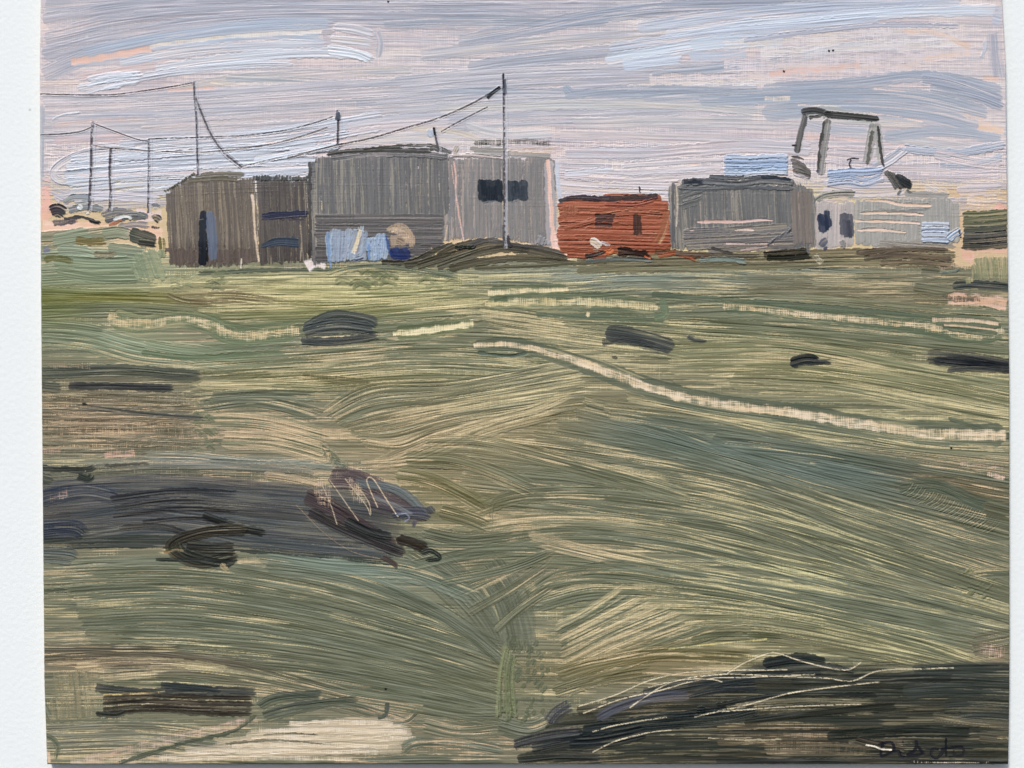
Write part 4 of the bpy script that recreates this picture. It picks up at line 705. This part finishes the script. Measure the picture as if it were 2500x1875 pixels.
# roofs, gantry
for y, c in ((383,(162,180,204)),(393,(140,164,196)),(403,(140,166,200)),(413,(144,170,202)),(421,(176,192,212))): S_([(1762,y),(1830,y+2),(1880,y-1),(1926,y)], 13, c, load=.96, st=.25, rel=2.4, c2=(186,200,220), m=.3, ef=6)
S_([(1810,430),(1860,424),(1926,426)], 6, (206,210,218), load=.95, rel=2.4)
for i in range(5): S_([(1926+i*1.5,388+i*8),(1950,396+i*7),(1980,424+i*2)], 11, (92,90,86), load=.96, st=.3, rel=2.4, ef=3, c2=(136,132,124), m=.3)
S_([(1925,382),(1950,384),(1966,394)], 6, (76,74,70), load=.9, rel=2); S_([(1930,420),(1960,432),(1990,440)], 8, (196,188,192), load=.7)
for y, c in ((416,(142,165,197)),(424,(142,164,196)),(434,(148,168,200)),(446,(166,178,200))): S_([(2012,y+6),(2070,y),(2110,y+(6 if y > 430 else 0)),(2160,y-6 if y < 430 else y-10)], 12, c, load=.92, st=.3, rel=2.2, c2=(190,196,212), m=.35)
for i in range(6): S_([(2158+i*9,412+i*3),(2176+i*8,436+i*3),(2192+i*7,462-i*1)], 12, (92,92,88) if i < 3 else (56,60,62), load=.97, st=.25, rel=2.4, ef=4)
S_([(2186,424),(2206,440),(2228,452)], 16, (46,52,54), load=1, rel=1.6); S_([(2188,466),(2200,474)], 14, (96,98,98), load=.9); S_([(2208,462),(2228,472)], 8, (92,94,94), load=.9)
BK = (46,46,46); BG = (122,122,118)
S_([(1968,276),(1958,320),(1948,372)], 17, (176,176,176), load=.9, st=.15, rel=1.2, ef=3); S_([(1970,270),(1954,330),(1944,376)], 15, (60,60,60), load=1.05, st=.3, rel=1.4, ef=3, c2=(120,118,114), m=.4)
S_([(1958,274),(2010,270),(2070,280),(2142,292)], 26, (178,180,176), load=.9, st=.1, rel=1.0, ef=3); S_([(1952,274),(1985,269),(2018,276)], 16, BK, load=1.3, gs=0, st=.2, rel=2.2, ef=3); S_([(1968,286),(2000,284),(2012,276)], 7, (84,84,80), load=.9, rel=2)
S_([(2008,277),(2080,284),(2146,291)], 15, BK, load=1.25, gs=0, st=.3, rel=2.2, ef=5, c2=(100,96,90), m=.3); S_([(2010,280),(2016,290)], 12, (160,160,150), load=.9)
S_([(2022,284),(2012,350),(2003,430)], 21, BG, load=.95, st=.25, rel=1.8, ef=3, c2=(160,160,156), m=.5); S_([(2014,290),(2002,360),(1998,424)], 8, (70,68,66), load=.85, st=.4, rel=2); S_([(1993,410),(1998,424)], 5, (60,62,84), load=.9)
S_([(2134,296),(2124,350),(2114,402)], 22, (156,156,152), load=.95, st=.25, rel=1.8, ef=3); S_([(2130,312),(2124,350),(2116,408)], 9, (92,90,84), load=.9, st=.3, rel=2)
S_([(2140,294),(2146,350),(2150,404)], 20, (164,164,160), load=.95, st=.25, rel=1.8, ef=3); S_([(2142,300),(2150,370),(2157,410)], 8, (62,60,58), load=.75, st=.4, rel=2)
L_([(2068,391),(2080,387),(2096,388)], 3.5, (60,60,70)); L_([(2078,390),(2074,402),(2078,411)], 4, (60,60,74)); L_([(1934,355),(1944,356)], 4, (56,54,56))
# ---------------------------------------------------------------- poles and wires drawn into the wet paint
PN = (88,82,86); PB = (82,80,88)
WIRES = [[(98,230),(175,232),(270,232),(340,224),(420,212),(470,203)], [(98,330),(150,328),(195,322),(222,312)], [(228,302),(290,325),(335,341),(364,346)], [(364,340),(480,336),(600,331),(700,318),(770,300),(812,286)],
         [(228,357),(290,364),(400,371),(500,372),(620,360),(700,344),(760,326),(800,312)], [(1221,213),(1156,252),(1072,289),(988,314),(904,339),(820,356),(702,387)], [(590,408),(680,386),(760,370),(836,352)], [(1078,322),(1120,298),(1190,262)]]
WW = [3,2.6,2.6,3.2,4,4,3.4,3.2]
for i, p in enumerate(WIRES): L_(p, WW[i], (150,140,136) if i in (4,6) else (98,90,90), dash=[.42,.2,.2,.5,.4,.40,.55,.48][i], rel=1.5)
for p in [[(364,352),(480,358),(600,352),(700,336)], [(240,350),(330,362),(460,378),(560,372)]]: L_(p, 4, (212,218,224), rel=-1, op=.6)
L_([(1190,240),(1205,226),(1221,214)], 9, (60,62,70), dash=.3, rel=1.6)
POLES = [([(474,200),(476,240),(480,290),(482,350),(484,427)], 5), ([(476,236),(490,270),(512,322),(540,365),(560,385),(590,408)], 6), ([(227,298),(224,350),(223,420),(218,514)], 7), ([(364,340),(364,420),(362,520)], 5), ([(271,364),(269,420),(271,470),(268,515)], 7),
         ([(824,270),(826,300),(825,352)], 6), ([(1060,312),(1066,345),(1072,368)], 6), ([(1229,182),(1231,300),(1232,450),(1232,606)], 6)]
for i, (p, w_) in enumerate(POLES):
    L_([(x+2.5,y) for x,y in p], w_+4, (188,188,196), rel=2, op=.75); L_(p, w_*.82, PN if i else PB, dash=[.50,.46,.42,.55,.42,.2,.3,.50][i], rel=1.6, op=.9)
S_([(826,268),(824,282),(826,296)], 13, (64,72,90), load=1, st=.2, rel=2.4, ef=2); S_([(1052,310),(1051,323),(1057,336)], 16, (176,192,212), load=1, rel=2.4, ef=2); L_([(1059,312),(1062,330)], 5, (44,44,48))
S_([(1231,186),(1233,210),(1234,238)], 10, (90,94,108), load=.9, st=.35, rel=2.2); L_([(1229,180),(1230,215)], 4, (40,42,48)); S_([(1240,570,3),(1242,590,8),(1250,606,8)], 9, (62,62,66), load=1, rel=1.8, ef=2); S_([(1230,540),(1231,604)], 7, (86,84,84), load=.6, st=.4)
# ---------------------------------------------------------------- signature, specks
SG = (48,51,62)
for p, w_ in [([(2158,1808),(2153,1826),(2150,1850)],7), ([(2140,1818),(2172,1812),(2182,1822),(2180,1834),(2164,1842),(2150,1848)],6), ([(2172,1836),(2194,1834),(2198,1846),(2214,1848)],6), ([(2198,1810),(2208,1812)],5),
              ([(2236,1804),(2237,1822),(2230,1834),(2216,1844),(2236,1844),(2252,1840),(2246,1828),(2240,1822)],7), ([(2252,1838),(2262,1844),(2274,1844)],5), ([(2296,1829),(2276,1830),(2274,1844),(2286,1850),(2298,1842),(2304,1828)],7),
              ([(2310,1798),(2309,1826),(2311,1848)],5.5), ([(2292,1830),(2330,1824),(2352,1824)],6), ([(2330,1828),(2330,1844),(2350,1844),(2352,1828),(2338,1826)],6), ([(2312,1848),(2328,1846)],4)]:
    S_(p, w_, SG, load=1.2, st=.05, wv=0, rel=.7, ef=1, op=.8, pk=.05, jit=3)
L_([(2114,1818),(2136,1822),(2150,1828),(2176,1830)], 4, (226,216,196), dash=.2)
for x, y in ((946,4),(2022,124),(2032,123),(1912,174),(940,1682),(2320,1094)): L_([(x,y),(x+4,y+1)], 5, (36,36,38), halo=False)
for x, y in ((2346,1662),(2430,1850),(480,1100),(108,1618),(118,1620),(292,1843),(1470,1858),(2434,1852)): S_([(x,y),(x+4,y+1)], 6, (236,230,222), load=1.2, ef=1, rel=2)
R_([(112,1867),(500,1868),(900,1868)], 4, (226,214,196), load=.5, wv=.6, ridge=0)
# ---------------------------------------------------------------- which cells belong to which painted thing
PARTS = [('painted_sky', 0, None), ('painted_field', 0, None)]      # (name, parent index, label)
hzn = [(60,560),(110,575),(400,600),(640,652),(760,655),(930,648),(1400,634),(1560,622),(1990,622),(2345,612),(2380,600),(2480,600)]
hp = np.array(hzn, float); hx, hy = fwd(hp[:, 0], hp[:, 1])
PART[:] = (yy > np.interp(xx, hx, hy)).astype(np.int16)
def part(name, shapes, parent=None, label=None):
    """shapes: ('p', outline) or ('s', centre line, width)"""
    PARTS.append((name, parent, label)); i = len(PARTS)-1
    for sh in shapes:
        k = inpoly(sh[1]) if sh[0] == 'p' else cover(sh[1], sh[2])[0]
        PART.ravel()[k] = i
    return i
def st(p, w_): return ('s', p, w_)
part('painted_hill', [st([(150,500),(180,484),(250,490)],24)], label='small blue-grey rise behind the leftmost poles')
part('painted_scrap_heap', [st([(116,524),(165,535),(250,538),(362,532)],30)])
hk = part('painted_hook', [st([(262,552),(285,542),(300,534),(318,532)],10)], label='white and rust red curl of paint in the scrap heap')
part('painted_bush', [st([(370,540),(392,544)],26)], label='small spiky black bush beside the arched shed')
part('painted_bush', [('p',[(105,600),(180,575),(310,560),(390,575),(400,640),(405,690),(300,690),(100,680)])], label='large sage green hummock left of the sheds')
part('painted_bush', [('p',[(2345,512),(2466,508),(2466,606),(2345,602)])], label='dark green bush at the right edge of the painting')
part('painted_grass_tuft', [('p',[(2384,616),(2466,614),(2466,690),(2360,690)])])
a = part('painted_shed', [('p',P_ARCH)], label='brown shed with a curved roof, leftmost building')
part('doorway', [('p',[(488,520),(493,507),(503,507),(505,520),(504,655),(487,655)])], a, 'dark open doorway')
part('door', [('p',[(505,512),(515,510),(526,540),(530,600),(530,636),(510,638),(506,600)])], a, 'blue-grey open door leaf')
a = part('painted_shed', [('p',P_LEAN)], label='low dark brown shed between the arched one and the big grey one')
part('shelf', [st([(632,530),(680,526),(756,524)],19)], a, 'upper navy blue bar'); part('shelf', [st([(634,602,8),(680,592,22),(734,594,26)],22)], a, 'lower slate blue bar')
part('drainpipe', [st([(615,470),(619,500),(622,560),(633,642)],8)], a)
a = part('painted_shed', [('p',P_BIG)], label='big dark grey shed in the middle of the row')
part('roof', [('p',[(775,380),(870,362),(980,352),(1056,350),(1096,366),(1100,382),(1000,380),(880,384),(800,392)])], a)
a = part('painted_shed', [('p',P_FAC)], label='tall pale grey building front with a dark window')
part('roof', [('p',[(1140,342),(1250,338),(1362,340),(1372,378),(1250,382),(1145,380)])], a)
part('window', [('p',[(1168,440),(1226,438),(1226,492),(1172,496)])], a); part('window', [('p',[(1238,440),(1285,442),(1286,492),(1238,492)])], a)
part('corner_post', [('p',[(1333,382),(1348,382),(1370,618),(1345,618)])], a)
part('drainpipe', [st([(1107,388),(1113,430),(1113,470),(1120,520),(1132,590)],6)], a); part('gutter', [st([(1098,380),(1150,379),(1230,386)],9)], a)
part('painted_tarpaulin', [('p',[(798,570),(815,550),(876,546),(896,560),(892,640),(812,650),(794,620)])], label='pale blue sheet against the big grey shed')
part('painted_tarpaulin', [('p',[(897,575),(940,562),(948,600),(950,640),(900,642)])], label='smaller bright blue sheet beside the drum')
a = part('painted_drum', [('p',[(945,580),(958,556),(990,556),(1006,590),(1006,634),(958,636),(948,610)])]); part('drum_base', [('p',[(952,604),(1002,600),(1006,636),(958,638)])], a, 'dark blue lower half')
part('painted_mound', [('p',[(930,644),(1040,620),(1110,588),(1190,580),(1290,598),(1395,638),(1300,652),(1080,660)])])
a = part('painted_hut', [('p',P_RED)], label='rust red hut with a black roof edge')  # body of the red hut
part('roof', [st([(1360,494),(1400,484),(1480,486),(1560,481),(1610,477)],16)], a); part('window', [('p',[(1446,521),(1504,521),(1502,548),(1490,558),(1448,554)])], a)
part('door', [('p',[(1543,516),(1562,515),(1569,580),(1543,582)])], a); part('chimney', [st([(1560,450),(1564,474)],6)], a)
part('painted_sack', [st([(1436,590),(1456,594),(1490,602)],18)], label='white rag lying in front of the rust red hut')
part('painted_dark_strokes', [st([(1500,608),(1530,613),(1590,622)],18)], label='dark strokes below the rust red hut'); part('painted_dark_strokes', [st([(1862,622),(1920,622),(1978,618)],20)], label='dark grass at the foot of the wide grey shed')  # dark strokes under the hut, dark grass by the grey shed
a = part('painted_shed', [('p',P_GREY)], label='wide grey shed to the right of the red hut')
part('roof', [('p',[(1655,436),(1720,428),(1850,424),(1940,432),(1945,456),(1800,462),(1660,464)])], a)
for q in ([(1698,541),(1800,541),(1890,538)], [(1790,562),(1844,562)], [(1768,594),(1890,600)]): part('board', [st(q,8)], a)
a = part('painted_house', [('p',P_PALE)], label='long pale grey house at the right end of the row')
part('window', [('p',[(1993,520),(2026,512),(2030,560),(2000,580)])], a, 'navy window'); part('window', [('p',[(2043,514),(2082,514),(2082,586),(2054,582)])], a, 'grey window'); part('doorway', [('p',[(1996,588),(2024,582),(2026,616),(2000,616)])], a)
for q in ([(2110,489),(2200,499),(2276,502)], [(2096,521),(2258,524)], [(2084,540),(2250,545)], [(2090,562),(2215,567)]): part('shutter', [st(q,9)], a)
part('painted_tarpaulin', [('p',[(2242,544),(2325,542),(2350,556),(2330,594),(2242,592)])], label='ridged pale blue patch at the foot of the long pale house')
part('painted_roof', [('p',[(1762,378),(1926,378),(1926,428),(1765,428)])], label='flat sky blue roof above the wide grey shed'); part('painted_roof', [('p',[(2012,414),(2160,410),(2160,442),(2110,456),(2012,452)])], label='blue roof under the black gantry')
part('painted_paddle', [('p',[(1925,385),(1940,378),(1984,420),(1974,430),(1926,414)])], label='grey slanted board left of the gantry legs'); part('painted_paddle', [('p',[(2158,410),(2182,404),(2232,448),(2230,474),(2196,478),(2180,460)])], label='nearly black slanted board right of the gantry')
a = part('painted_gantry', [st([(1958,274),(2010,271),(2070,281),(2142,291)],18)])
for q in ([(1968,276),(1958,320),(1946,372)], [(2020,292),(2012,350),(2002,424)], [(2132,298),(2124,350),(2114,404)], [(2140,296),(2147,350),(2155,406)]): part('leg', [st(q,16)], a)
part('painted_aerial', [st([(2068,391),(2096,388)],4), st([(2079,390),(2074,402),(2078,411)],4)])
PL = ['tall pole behind the arched shed', 'slanting stay wire post beside the tallest left pole', 'leftmost pole', 'thin pole left of the arched shed', 'shortest pole, second from the left', 'small pole with a blue head above the big shed', 'short stub pole on the roof with a pale blue blob', 'tallest pole, standing before the pale grey building front']
WL = ['line running off the left edge from the tall pole', 'line running off the left edge from the leftmost pole', 'line between the leftmost pole and the thin pole', 'line from the thin pole to the small blue-headed pole', 'lower sagging line across the left poles', 'long line from the tallest pole down to the sheds', 'pale scratched line above the low brown shed', 'short line below the long line']
for i, p in enumerate(WIRES): part('painted_wire', [st(p, 4)], label=WL[i])
for i, (p, w_) in enumerate(POLES):
    a = part('painted_pole', [st(p, w_+2)], label=PL[i])
    if i == 5: part('pole_head', [st([(826,268),(826,296)],12)], a)
    if i == 7: part('pole_head', [st([(1231,186),(1234,238)],10)], a); part('pole_base', [st([(1240,570,4),(1250,606,9)],8)], a)
part('painted_track', [st(V((1020,746,16),(1100,744,24),(1170,758,28),(1250,782,30),(1330,810,34),(1420,842,36),(1540,870,32),(1700,890,34),(1860,916,36),(2000,934,40),(2176,940,40)),30)], label='long cream track winding down to the right edge')
part('painted_track', [st(V((230,684,30),(300,700,28),(390,688,20),(450,700,26),(520,724,30),(650,712,24)),26)], label='cream track at the left, below the green hummock')
part('painted_track', [st(V((846,720,15),(920,714,19),(1026,698,19)),18)], label='short cream track right of the oval dark clump')
part('painted_track', [st(V((1044,656,14),(1120,650,30),(1240,650,34),(1340,656,30),(1424,664,20)),30)], label='broad cream track below the rust red hut')
part('painted_track', [st(V((1558,662,18),(1640,668,20),(1740,680,24),(1900,694,26),(2010,706,34),(2110,722,36),(2172,712,26)),24)], label='cream and pink track reaching the right edge below the pale house')
part('painted_clump', [st(V((646,716),(720,704),(820,712)),44)], label='large oval dark clump in the left middle of the field')
part('painted_clump', [st(V((1300,724),(1380,736),(1460,750)),36)], label='slanting blue-black clump in the centre right')
part('painted_clump', [st(V((1700,784),(1750,776),(1802,782)),20)], label='small black clump between the two right-hand tracks')
part('painted_clump', [st(V((1992,774),(2080,784),(2176,794)),34)], label='navy clump cut by the right edge')
part('painted_clump', [st(V((2050,618),(2110,616),(2176,622)),22)], label='grey-green clump at the right edge below the bush')
part('painted_clump', [st(V((100,810),(260,814),(436,814)),44)], label='long low dark streak at the left edge')
part('painted_pool', [('p',V((96,1040),(360,1020),(640,1040),(700,1080),(940,1110),(940,1180),(800,1200),(520,1180),(300,1150),(96,1210)))])
part('painted_brush_heap', [('p',V((650,1040),(780,1024),(900,1080),(944,1110),(900,1200),(840,1216),(700,1130)))])
part('painted_clump', [st(V((540,1150),(400,1170),(400,1200),(520,1206)),30)], label='curled dark branch below the pool')
part('painted_clump', [('p',V((196,1474),(560,1480),(560,1550),(196,1552)))], label='striped dark patch low on the left')
part('painted_bare_ground', [('p',V((300,1650),(520,1588),(700,1556),(880,1548),(905,1594),(860,1640)))], label='cream bare patch at the bottom left')
part('painted_dark_ground', [('p',V((1110,1648),(1200,1560),(1380,1490),(1560,1450),(1700,1418),(1860,1440),(2180,1440),(2180,1650)))])
part('signature', [st([(2140,1818),(2182,1822),(2180,1834),(2150,1848)],8), st([(2172,1836),(2214,1848)],8), st([(2237,1806),(2230,1834),(2252,1840)],10), st([(2252,1838),(2274,1844)],6), st([(2296,1829),(2276,1834),(2286,1850),(2304,1828)],9), st([(2310,1798),(2311,1848)],7), st([(2292,1830),(2352,1824)],7), st([(2330,1828),(2340,1846),(2352,1828)],8)], label='navy handwritten signature in the bottom right corner')

# ---------------------------------------------------------------- materials
def s2l(c):
    c = np.asarray(c)/255.; return np.where(c <= .04045, c/12.92, ((c+.055)/1.055)**2.4)
def mat(name, base=(.8,.8,.8), rough=.5, spec=.3):
    m = bpy.data.materials.new(name); m.use_nodes = True; b = m.node_tree.nodes['Principled BSDF']
    b.inputs['Base Color'].default_value = (*base, 1); b.inputs['Roughness'].default_value = rough; b.inputs['Specular IOR Level'].default_value = spec
    return m, m.node_tree, b
m_oil, t, b = mat('oil_paint', rough=.42, spec=.17)
at = t.nodes.new('ShaderNodeAttribute'); at.attribute_name = 'pigment'
nz = t.nodes.new('ShaderNodeTexNoise'); nz.inputs['Scale'].default_value = 60; nz.inputs['Detail'].default_value = 3
mr = t.nodes.new('ShaderNodeMapRange'); mr.inputs[3].default_value = .34; mr.inputs[4].default_value = .56
t.links.new(at.outputs['Color'], b.inputs['Base Color']); t.links.new(nz.outputs[0], mr.inputs[0]); t.links.new(mr.outputs[0], b.inputs['Roughness'])
m_board, t, b = mat('board_edge', (.52,.44,.33), .8)
nz = t.nodes.new('ShaderNodeTexNoise'); nz.inputs['Scale'].default_value = 220; cr = t.nodes.new('ShaderNodeValToRGB')
cr.color_ramp.elements[0].color = (.40,.33,.25,1); cr.color_ramp.elements[1].color = (.66,.60,.48,1)
t.links.new(nz.outputs[0], cr.inputs[0]); t.links.new(cr.outputs[0], b.inputs['Base Color'])
m_wall, t, b = mat('wall_paint', (.80,.81,.83), .75, .2)
tc = t.nodes.new('ShaderNodeTexCoord')
n1 = t.nodes.new('ShaderNodeTexNoise'); n1.inputs['Scale'].default_value = 700; n1.inputs['Detail'].default_value = 4
n2_ = t.nodes.new('ShaderNodeTexNoise'); n2_.inputs['Scale'].default_value = 60; n2_.inputs['Detail'].default_value = 6
vo = t.nodes.new('ShaderNodeTexVoronoi'); vo.inputs['Scale'].default_value = 75
th = t.nodes.new('ShaderNodeMapRange'); th.inputs[1].default_value = .025; th.inputs[2].default_value = .05; th.inputs[3].default_value = 1; th.inputs[4].default_value = 0
bp = t.nodes.new('ShaderNodeBump'); bp.inputs['Strength'].default_value = .3; bp.inputs['Distance'].default_value = .0003
mx = t.nodes.new('ShaderNodeMath'); mx.operation = 'MULTIPLY_ADD'; mx.inputs[1].default_value = .8
for n_ in (n1, n2_, vo): t.links.new(tc.outputs['Object'], n_.inputs['Vector'])
t.links.new(n2_.outputs[0], mx.inputs[0]); t.links.new(n1.outputs[0], mx.inputs[2]); t.links.new(mx.outputs[0], bp.inputs['Height']); t.links.new(bp.outputs[0], b.inputs['Normal'])
cr = t.nodes.new('ShaderNodeMix'); cr.data_type = 'RGBA'; cr.inputs[6].default_value = (*WALL, 1); cr.inputs[7].default_value = (.5,.5,.5,1)
t.links.new(vo.outputs['Distance'], th.inputs[0]); t.links.new(th.outputs[0], cr.inputs[0]); t.links.new(cr.outputs[2], b.inputs['Base Color'])

# ---------------------------------------------------------------- meshes
Z0 = 1.5+937.5*MM
v_ = np.arange(GH)/S+TOP
lx = np.interp(v_, LY, LX)[:, None]; rx = np.interp(v_, RY, RX)[:, None]
gxx = lx+(rx-lx)*(np.arange(GW)/(GW-1))[None, :]; gyy = np.broadcast_to(v_[:, None], gxx.shape).copy()
mh = HGT.copy()
mh = mh*.9+.1*(np.roll(mh, 1, 0)+np.roll(mh, 1, 1)+np.roll(mh, -1, 0)+np.roll(mh, -1, 1))/4
# the board's cut edge: worn corners, paint rolling over the arris
cxm, cym = (lx+rx)/2, (TOP+BOT)/2; rr = 9.0
for sx in (-1, 1):
    ex = (lx if sx < 0 else rx)+np.zeros_like(gxx); dx = np.abs(gxx-ex); dy = BOT-gyy
    q = (dx < rr) & (dy < rr); dd = np.hypot(rr-dx, rr-dy); o_ = q & (dd > rr)
    f = rr/np.maximum(dd, 1e-3); gxx = np.where(o_, ex-sx*(rr-(rr-dx)*f), gxx); gyy = np.where(o_, BOT-(rr-(rr-dy)*f), gyy)
wear = (vn(yy/14, yy*0+3, 71)-.5)*1.6
gxx[:, 0] += wear[:, 0]; gxx[:, -1] += wear[:, -1]; gyy[-1, :] += (vn(xx[0]/11, xx[0]*0+7, 72)-.6)*2.2
for k_, e in ((0,-.55),(1,-.12),(2,-.02)):
    mh[:, k_] = e; mh[:, -1-k_] = e; mh[-1-k_, k_:GW-k_] = e; mh[k_, k_:GW-k_] = e
POS = np.stack([(gxx-1250)*MM, FRONT-mh*.001*RELIEF, Z0-gyy*MM], -1).reshape(-1, 3).astype(np.float32)
COL = (COL-150)*1.10+146
hzv = sm(hy.mean()-30, hy.mean(), yy)[..., None]; gm = COL.mean(-1, keepdims=True); fm = COL.mean(-1, keepdims=True)
CT = (fm-150)*1.12+144+(COL-fm)*.88
COL = np.clip(CT*hzv+(gm+(COL-gm)*.88)*(1-hzv), 8, 250)
PIG = np.ones((GH*GW, 4), np.float32); PIG[:, :3] = (s2l(COL)*GAIN).reshape(-1, 3)
idg = np.arange(GH*GW, dtype=np.int32).reshape(GH, GW)
Q = np.stack([idg[:-1, :-1], idg[1:, :-1], idg[1:, 1:], idg[:-1, 1:]], -1).reshape(-1, 4); QP = PART[:-1, :-1].ravel()
def mesh_from(name, verts, quads, col=None):
    me = bpy.data.meshes.new(name); me.vertices.add(len(verts)); me.vertices.foreach_set('co', verts.ravel())
    me.loops.add(quads.size); me.loops.foreach_set('vertex_index', quads.ravel().astype(np.int32))
    me.polygons.add(len(quads)); me.polygons.foreach_set('loop_start', np.arange(0, quads.size, 4, dtype=np.int32))
    me.polygons.foreach_set('use_smooth', np.ones(len(quads), bool))
    if col is not None: me.attributes.new('pigment', 'FLOAT_COLOR', 'POINT').data.foreach_set('color', col.ravel())
    me.update(calc_edges=True); return me
def link(name, me, m, parent=None):
    o = bpy.data.objects.new(name, me); me.materials.append(m); sc.collection.objects.link(o); o.parent = parent
    return o
root = bpy.data.objects.new('painting', None); sc.collection.objects.link(root)
root['label'] = 'small unframed oil painting of weathered sheds and a rust red hut on a white wall'
root['category'] = 'painting'
root.location = (0, 0, Z0-BOT*MM); bpy.context.view_layer.update()
POS -= np.array([0, 0, Z0-BOT*MM], np.float32)
OBS = {}
for i, (nm, par, lab) in enumerate(PARTS):
    q = Q[QP == i]
    if len(q) == 0:
        OBS[i] = None; print('EMPTY PART', nm, lab); continue
    vi, inv = np.unique(q.ravel(), return_inverse=True)
    o = link(nm, mesh_from(nm, POS[vi], inv.reshape(-1, 4), PIG[vi]), m_oil, OBS[par] if (par and OBS.get(par)) else root)
    if lab: o['label'] = lab
    OBS[i] = o
# the board itself, behind the paint
ring = [(0, j) for j in range(0, GW, 24)]+[(i, GW-1) for i in range(0, GH, 16)]+[(GH-1, j) for j in range(GW-1, 0, -24)]+[(i, 0) for i in range(GH-1, 0, -16)]
G3 = POS.reshape(GH, GW, 3); R = np.array([G3[a_] for a_ in ring])
cen = R.mean(0); bv = []
for yv, ins in ((FRONT+.00045, .9985), (FRONT+.0006, 1.0), (-.0006, 1.0), (-.0003, .998)):
    w_ = cen+(R-cen)*ins; w_[:, 1] = yv; bv.append(w_)
n_ = len(R); bm_v = np.vstack(bv).tolist(); fs = []
for l in range(3):
    for i in range(n_): j = (i+1) % n_; fs.append((l*n_+i, l*n_+j, (l+1)*n_+j, (l+1)*n_+i))
fs.append(tuple(range(n_-1, -1, -1))); fs.append(tuple(3*n_+i for i in range(n_)))
me = bpy.data.meshes.new('board'); me.from_pydata(bm_v, [], fs); me.update(); link('board', me, m_board, root)
# the wall
import bmesh
bm = bmesh.new(); bmesh.ops.create_cube(bm, size=1)
for v in bm.verts: v.co = Vector((v.co.x*8, v.co.y*.2+.1, v.co.z*3.2+1.6))
me = bpy.data.meshes.new('wall'); bm.to_mesh(me); o = link('wall', me, m_wall); o['kind'] = 'structure'
